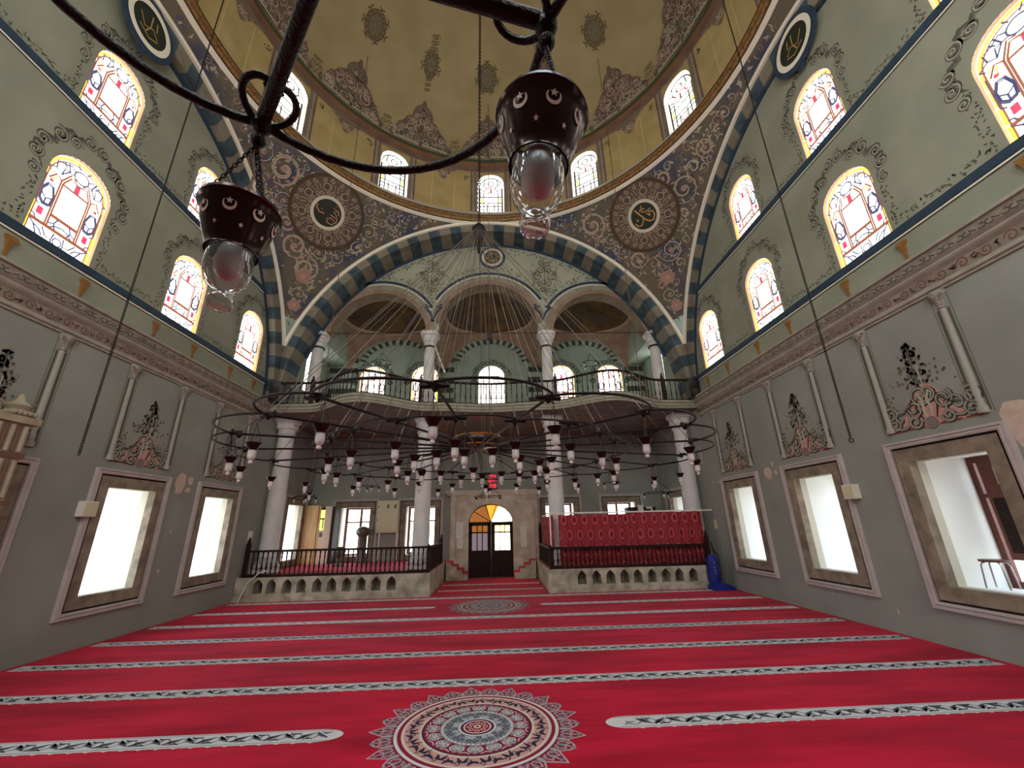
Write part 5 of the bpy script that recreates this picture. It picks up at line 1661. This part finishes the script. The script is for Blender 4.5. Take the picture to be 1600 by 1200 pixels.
# middle drum
mb = MB()
mb.lathe([(.001, .13), (.3, .13), (.345, .15), (.36, .17), (.36, .29), (.345, .31), (.001, .33)], (0, 0, 0), M_ironm, 36)
o = mb.build('centre_drum', big, smooth=True); o['label'] = 'dark metal drum'
mb = MB(); mb.lathe([(.362, .285), (.37, .3), (.36, .312)], (0, 0, 0), M_goldr, 36); mb.lathe([(.34, .147), (.352, .142), (.362, .165)], (0, 0, 0), M_goldr, 36)
mb.build('gold_rim', o, smooth=True)
# hub and wires
ZH = 7.15 - ZR
mb = MB(); mb.lathe([(.02, .14), (.09, .1), (.13, .03), (.13, -.05), (.09, -.1), (.1, -.16), (.05, -.3), (.02, -.5)], (0, 0, ZH), M_iron, 16)
mb.build('wire_hub', big, smooth=True)
mb = MB(); chain(mb, (0, 0, ZH + .12), (0, 0, ZH + 6.2), .075, .009, M_iron); mb.tube([(0, 0, ZH + 6.2), (0, 0, 18.4)], .012, M_wire, 5)
mb.build('main_chain', big)
wr = random.Random(6)
for ring, r_ in ((OUT, .0046), (MID, .004), (MID2, .0038)):
    for p in ring:
        a = Vector(r2(p)); d = a.normalized()
        mb = MB(); mb.tube([(d.x * .1, d.y * .1, ZH - .02), (a.x, a.y, .02)], r_, M_wire, 4)
        mb.build('suspension_wire', big)
far = lamp_proto('x', False, .22)
def place_lamps(L, grp, where_, z, first=None):
    L = sorted(L, key=lambda p: p[0] / p[1])
    n = len(L)
    for i, p in enumerate(L):
        c = None
        lab = 'glass lamp %s of the big chandelier, %s of %d from the left' % (where_, nth(i + 1), n)
        global far_used
        if not far_used:
            far_used = True; far.location = (p[0], p[1], z); far['label'] = lab; far['group'] = grp
        else: copytree(far, (p[0], p[1], z), lab, grp)
far_used = False
place_lamps(OUTL, 'lamps under the outer rim', 'under the outer rim', ZR - .012)
place_lamps(MID + MID2, 'lamps under the middle ring', 'under the middle ring', ZR - .03)
place_lamps(INN, 'lamps near the centre', 'near the centre', ZR - .03)
# little stays carrying the inner lamps
def stay(P):
    mb = MB(); mb.tube(P, .008, M_iron, 5); mb.build('lamp_stay', big)
for p in INN + MID2:
    a = Vector(r2(p)); stay([(a.x, a.y, -.03), (a.x * .5, a.y * .5, .06), (a.x / a.length * .34, a.y / a.length * .34, .1)])
for p in OUTL:
    q = min(OUT, key=lambda o: (o[0] - p[0]) ** 2 + (o[1] - p[1]) ** 2)
    if (q[0] - p[0]) ** 2 + (q[1] - p[1]) ** 2 > 1e-4:
        a, b = r2(p), r2(q); stay([(a[0], a[1], -.012), (b[0], b[1], -.01)])

# ------------------------------------------------------------------ hanging chains and cables
for x, y, zb, zt, zc_, lab in ((-3.9, 4.0, 2.6, 17.6, 4.6, 'long dark chain hanging free in front of the left wall'), (3.62, 4.0, 2.66, 17.8, 5.6, 'long dark chain with an end ring hanging free in front of the right wall')):
    t = thing('hanging_chain', lab, 'chain', (x, y, zb))
    mb = MB(); chain(mb, (0, 0, .0), (0, 0, zc_ - zb), .036, .0048, M_iron); mb.build('chain_links', t)
    mb = MB(); mb.tube([(0, 0, zc_ - zb), (0, 0, zt - zb)], .008, M_iron, 5); mb.build('upper_cable', t)
    if x > 0: mb = MB(); mb.tube([(.022 * cos(a), 0, -.03 + .022 * sin(a)) for a in [2 * pi * k / 12 for k in range(12)]], .006, M_iron, 6, closed=True); mb.build('end_ring', t)
def small_chandelier(x, y, z, ztop, n, lab, R=.34, cr=.006):
    t = thing('small_chandelier', lab, 'chandelier', (x, y, z))
    mb = MB(); mb.tube([(R * cos(2 * pi * k / 20), R * sin(2 * pi * k / 20), 0) for k in range(20)], .012, M_iron, 5, closed=True)
    for k in range(3):
        a = 2 * pi * k / 3; mb.tube([(R * cos(a), R * sin(a), 0), (0, 0, .42)], .008, M_iron, 4)
    mb.build('ring', t)
    mb = MB(); mb.tube([(0, 0, .42), (0, 0, ztop - z)], cr, M_wire, 5); mb.build('cord', t)
    for k in range(n):
        a = 2 * pi * k / n + .5
        mb = MB(); c = (R * cos(a), R * sin(a), -.02)
        mb.lathe([(.05, 0), (.035, -.06)], c, M_ironm, 10); mb.lathe([(.03, -.05), (.03, -.13), (.012, -.17), (.015, -.19), (.001, -.2)], c, M_bulb, 10)
        mb.build('lamp', t, smooth=True)
    return t
small_chandelier(-6.6, 15.0, 2.95, 5.44, 4, 'small ring chandelier under the gallery, far left by the wooden cupboard')
small_chandelier(-4.55, 15.4, 3.3, 5.44, 4, 'small ring chandelier under the gallery above the far left window')
small_chandelier(-.28, 15.3, 2.85, 5.44, 3, 'small ring chandelier hanging in front of the doorway', R=.5)
small_chandelier(4.25, 15.3, 3.25, 5.44, 4, 'small ring chandelier under the gallery above the far right window')
small_chandelier(5.85, 15.0, 2.85, 5.44, 3, 'small ring chandelier under the gallery over the red curtain', R=.5)
small_chandelier(-4.55, 15.6, 8.2, 10.7, 4, 'small ring chandelier up in the left gallery bay')
small_chandelier(3.95, 15.6, 8.1, 10.7, 4, 'small ring chandelier up in the right gallery bay')
for x, y, z, zt, lab in ((-4.53, 10.5, 2.95, 18.55, 'long thin cable down the left of the dome ending in a single glass lamp'), (3.99, 10.5, 3.05, 18.5, 'long thin cable down the right of the dome ending in a single glass lamp'), (-.16, 12.3, 3.1, 18.5, 'long thin cable down the middle of the dome ending in a single glass lamp')):
    mb = MB(); mb.tube([(0, 0, 0), (0, 0, zt - z)], .011, M_cab2, 5)
    if x > -1 and x < 1: mb.box(-.1, .1, -.1, .1, 4.55, 4.75, M_blackp); mb.tube([(-.12, 0, 4.35), (0, 0, 4.5), (.14, 0, 4.4)], .012, M_iron, 5)
    o = mb.build('hanging_cable', loc=(x, y, z)); tag(o, lab.replace(' ending in a single glass lamp', ''), 'cable')
    copytree(far, (x, y, z), 'single glass lamp at the end of ' + lab.split(' ending')[0].replace('long thin', 'the'), 'lamps on the long dome cables')

# ================================================================== SMALL THINGS
# red digital clock
t = thing('digital_clock', 'red LED clock panel high above the entrance portal', 'clock', (-.13, 17.28, 3.28))
mb = MB(); mb.box(-.2, .2, 0, .05, -.03, .68, M_blackp); mb.build('case', t)
mb = MB()
SEG = {'1': 'bc', '2': 'abged', '3': 'abgcd', '0': 'abcdef', '4': 'fgbc', '5': 'afgcd'}
def digit(mb, x, z, w, h, ch_):
    q = {'a': ((0, 1), (1, 1)), 'b': ((1, 1), (1, .5)), 'c': ((1, .5), (1, 0)), 'd': ((0, 0), (1, 0)), 'e': ((0, 0), (0, .5)), 'f': ((0, .5), (0, 1)), 'g': ((0, .5), (1, .5))}
    for s in SEG[ch_]:
        (a, b), (c, d) = q[s]; mb.ribbon(lambda u, v, n: Vector((u, -.006, v)), [(x + a * w, z + b * h), (x + c * w, z + d * h)], .016, M_led)
for j, row in enumerate(('1203', '5241', '1330')):
    for k, c in enumerate(row): digit(mb, -.16 + k * .085, .47 - j * .21, .05, .13, c)
mb.build('led_digits', t)
# cream enamel cabinet
t = thing('electric_cabinet', 'cream metal cabinet on the far wall between the two left windows', 'cabinet', (-4.27, 17.2, 1.68))
mb = MB(); mb.box(-.42, .42, 0, .13, 0, 1.22, M_creamp); mb.build('cabinet_body', t)
mb = MB(); mb.box(-.4, .4, -.015, 0, .3, 1.2, M_creamp); mb.box(-.4, .4, -.015, 0, .02, .27, M_creamp)
dd = mb.build('cabinet_door', t)
mb = MB()
for x in (.0, .28): mb.box(x - .04, x + .04, -.025, -.015, .92, 1.06, M_pg)
for z in (.95, .45): mb.box(-.39, -.36, -.03, -.015, z, z + .06, M_blackp)
mb.build('meter_window', dd)
mb = MB()
for x in (-.28, .4): mb.box(x - .03, x + .03, .02, .1, -1.0, 0, M_whitep)
mb.build('conduit', t)
# cupboard in the corner
t = thing('wooden_cupboard', 'tall light wooden cupboard in the far left corner', 'cupboard', (-6.9, 16.75, .64))
mb = MB(); mb.box(-.42, .1, 0, .5, 0, 2.1, M_lwood); mb.build('side_panel', t)
mb = MB(); mb.box(.1, .2, .02, .48, 0, 2.08, M_lwood); mb.box(.36, .62, 0, .5, 0, 2.06, M_pinkw); mb.box(.2, .36, .02, .48, 0, 1.2, M_pinkw)
mb.box(.62, .74, 0, .5, 0, 2.04, M_wood); mb.box(.22, .3, -.01, .02, .95, 1.12, M_pg); mb.build('front_panel', t)
mb = MB(); mb.box(.2, .36, .02, .04, 1.2, 1.95, M_lime); mb.build('glazed_door', t)
mb = MB(); mb.box(.2, .36, .0, .02, 1.58, 1.63, M_wood); mb.box(.3, .33, 0, .02, 1.25, 1.62, M_wood); mb.box(.2, .36, .0, .02, 1.93, 2.0, M_wood); mb.build('muntin', t)
# object in window left: cylindrical hooded heater standing on the platform, pot beside it
t = thing('water_urn', 'tall dark cylinder with domed top standing before the left far window', 'urn', (-5.1, 16.95, .64))
mb = MB(); mb.lathe([(.17, 0), (.19, .05), (.17, .1), (.17, .9), (.18, .95), (.24, 1.02), (.25, 1.15), (.18, 1.25), (.05, 1.3), (.001, 1.3)], (0, 0, 0), M_urn, 20); mb.build('urn_body', t, smooth=True)
t = thing('glass_bowl', 'rounded glass bowl on a stand behind the left balustrade', 'bowl', (-5.55, 15.9, .64))
mb = MB(); mb.lathe([(.2, 0), (.22, .03), (.05, .08), (.04, .25), (.12, .3), (.2, .38), (.22, .48), (.17, .58), (.14, .6), (.15, .62), (.13, .6), (.19, .48), (.12, .33), (.001, .3)], (0, 0, 0), M_pb, 20); mb.build('bowl_body', t, smooth=True)
mb = MB()
for s in (-1, 1): mb.tube([(s * (.2 + .1 * sin(a)), 0, .42 + .12 * cos(a)) for a in [pi * k / 8 for k in range(9)]], .012, M_iron, 6)
mb.build('handle', t, smooth=True)
# blue cleaner
t = thing('vacuum_cleaner', 'royal blue upright cleaner standing at the right end of the platform', 'cleaner', (6.4, 12.72, .0))
mb = MB(); mb.lathe([(.12, .14), (.15, .2), (.165, .35), (.16, .7), (.14, .84), (.09, .92), (.001, .93)], (-.12, .02, 0), M_bluef, 18); mb.build('cleaner_body', t, smooth=True)
mb = MB()
mb.grid([[Vector((-.3 + .02, -.2, .0)), Vector((.33, -.2, 0)), Vector((.33, .18, 0)), Vector((-.28, .18, 0)), Vector((-.28, -.2, 0))],
         [Vector((-.28, -.2, .09)), Vector((.33, -.2, .07)), Vector((.33, .18, .07)), Vector((-.28, .18, .09)), Vector((-.28, -.2, .09))],
         [Vector((-.22, -.12, .17)), Vector((.2, -.12, .15)), Vector((.2, .14, .15)), Vector((-.22, .14, .17)), Vector((-.22, -.12, .17))],
         [Vector((-.02, 0, .18))] * 5], M_bluef); mb.build('cleaner_base', t)
mb = MB(); mb.tube([(.0, .1, .15), (.02, .12, .9), (.0, .14, 1.25)], .02, M_blackp, 8); mb.tube([(.0, .12, 1.1), (.12, .1, .9), (.1, .05, .4), (.05, 0, .18)], .018, M_blackp, 8); mb.build('handle', t, smooth=True)
mb = MB(); g = lambda u, v, n: Vector((-.12 + .172 * sin(u), .02 - .172 * cos(u), v))
for k, (z, P) in enumerate(((.72, [(-.1, 0), (.12, .03)]), (.6, [(-.14, 0), (.1, .0), (.1, .06)]), (.5, [(-.14, 0), (.12, .04)]), (.42, [(-.1, .05), (.1, .0)]), (.66, [(0, 0), (.1, .05)]))):
    mb.ribbon(g, [(p[0] - .15, z + p[1]) for p in P], .02, M_pd2)
mb.build('pale_lettering', t)
# stool in the right-hand window
t = thing('metal_stool', 'round metal stool with tubular legs standing in the right window recess', 'stool', (XR + .48, 6.28, .86))
mb = MB(); mb.lathe([(.001, .36), (.16, .36), (.165, .375), (.16, .39), (.001, .395)], (0, 0, 0), M_stool, 24); mb.build('seat', t, smooth=True)
for k in range(4):
    a = pi / 4 + k * pi / 2 + .3
    mb = MB(); mb.tube([(.1 * cos(a), .1 * sin(a), .355), (.14 * cos(a), .14 * sin(a), .34), (.155 * cos(a), .155 * sin(a), .3), (.18 * cos(a), .18 * sin(a), 0)], .011, M_chrome, 8); mb.build('leg', t, smooth=True)
# wall speakers / boxes
for F, y, z, lab in ((FL, 7.93, 2.32, 'white loudspeaker box fixed to the left wall beside a window frame'), (FR, 7.8, 2.34, 'white loudspeaker box fixed to the right wall beside a window frame')):
    f = F(y); t = thing('wall_speaker', lab, 'speaker', tuple(f(0, z, 0)))
    f0 = F(0); T = Vector(f(0, z, 0))
    mb = MB(); mb.box(-.13, .13, .005, .13, -.13, .13, M_whitep, f=lambda a, b, c: f(a, z + c, b) - T); mb.build('speaker_case', t)
    mb = MB(); mb.box(-.11, .11, .13, .137, -.11, .11, M_creamp, f=lambda a, b, c: f(a, z + c, b) - T); mb.build('speaker_grille', t)
for F, y, z, w, h, m, lab in ((FL, 13.36, 1.75, .1, .12, M_whitep, 'small pale box on the left wall near the platform'), (FR, 13.2, 1.76, .07, .13, M_patch, 'small orange and white notice on the right wall near the platform'), (FR, 12.2, 1.9, .07, .18, M_redl, 'small brown box on the frame of the last right window')):
    f = F(0); mb = MB(); mb.box(y - w, y + w, .004, .03, z - h, z + h, m, f=lambda a, b, c: f(a, c, b)); tag(mb.build('wall_box'), lab, 'box')
# loudspeakers at the gallery ends
for x, lab in ((-6.98, 'black loudspeaker at the left end of the gallery balustrade'), (6.6, 'black loudspeaker at the right end of the gallery balustrade')):
    t = thing('loudspeaker', lab, 'speaker', (x, 12.78, 5.72))
    mb = MB(); mb.box(-.16, .16, -.14, .14, 0, .62, M_blackp); mb.box(-.19, .19, -.16, .16, .62, .66, M_blackp); mb.build('cabinet', t)
    mb = MB(); f = lambda u, v, n: Vector((u, -.142 - n, v)); mb.disc(f, (0, .2), .11, M_pe, .004, 16); mb.disc(f, (0, .46), .05, M_pe, .004, 12); mb.build('speaker_cone', t)
# notices beside the door
for x, z, w, h, lab in ((-1.42, 1.72, .13, .3, 'white printed notice left of the door, upper'), (-1.4, 1.22, .11, .17, 'white printed notice left of the door, lower'), (1.08, 1.42, .11, .36, 'tall bluish notice right of the door')):
    mb = MB(); mb.box(x - w, x + w, 17.1, 17.115, z - h, z + h, M_whitep)
    for k in range(int(h * 2 / .05) - 1): mb.box(x - w * .8, x + w * (.8 - .2 * (k % 3)), 17.098, 17.1, z + h - .06 - k * .05, z + h - .05 - k * .05, M_cslate)
    tag(mb.build('paper_notice'), lab, 'notice')
# stuff above curtain
t = thing('audio_equipment', 'black audio box with white fittings seen above the right end of the curtain', 'equipment', (5.35, 15.8, .64))
mb = MB(); mb.box(-.5, .55, -.2, .2, 0, 1.75, M_blackp); mb.build('black_case', t)
mb = MB(); mb.box(-.12, .08, -.23, -.2, 1.5, 1.82, M_whitep); mb.box(.2, .42, -.23, -.2, 1.68, 1.76, M_whitep); mb.box(.36, .42, -.23, -.2, 1.5, 1.7, M_whitep); mb.build('white_fitting', t)
# grey cable down the left end of the platform
mb = MB(); mb.tube([(-6.5, 12.98, .8), (-6.7, 12.95, .74), (-6.95, 12.9, .5), (-7.08, 12.8, .02)], .014, M_whitep, 6)
tag(mb.build('loose_cable'), 'pale cable bending down over the left end of the platform', 'cable')
# carved marble structure at the left edge
t = thing('marble_pulpit', 'carved marble pulpit side with fluted panels at the left edge of the view', 'pulpit', (XL + .07, 5.9, .012))
mb = MB()
def bx(a, b, c, d, e_, f_, m): mb.box(a, b, c, d, e_, f_, m)
bx(0, .3, -.9, .42, 0, 3.45, M_pulp); mb.build('pulpit_body', t)
mb = MB(); bx(0, .36, -.95, .5, 3.45, 3.55, M_pulp); bx(0, .33, -.9, .46, 2.95, 3.02, M_redst); bx(0, .34, -.9, .48, 2.3, 2.36, M_redst); bx(0, .36, -.9, .5, 2.1, 2.16, M_redst); mb.build('cornice_band', t)
mb = MB()
for zz0, zz1 in ((3.04, 3.42), (2.4, 2.92), (1.1, 2.05)):
    for k in range(5):
        y = .02 + k * .085
        mb.tube([(.31, y, zz0), (.31, y, zz1)], .028, M_redst if k % 2 else M_pulp, 8)
mb.build('fluted_panel', t, smooth=True)
mb = MB(); mb.lathe([(.16, 3.55), (.2, 3.6), (.12, 3.66), (.16, 3.72), (.06, 3.8), (.03, 3.9), (.001, 3.92)], (.15, .3, 0), M_pulp, 12)
for k in range(5): mb.ball((.32, .12 + k * .07, 3.6), .04, M_pulp, 8)
mb.build('finial', t, smooth=True)
# brown shutter in the nearest right-hand window
t = thing('window_shutter', 'brown wooden shutter standing open inside the nearest right window recess', 'shutter', (XR + 1.0, 6.44, 1.22))
mb = MB(); mb.box(-.03, .03, -.2, .0, 0, 1.46, M_wood2); mb.box(-.03, .03, -.46, -.2, 0, 1.1, M_wood2); mb.box(-.03, .03, -.46, -.2, 1.38, 1.46, M_wood2); mb.box(-.035, -.03, -.42, -.05, .1, .9, M_wood); mb.build('shutter_board', t)
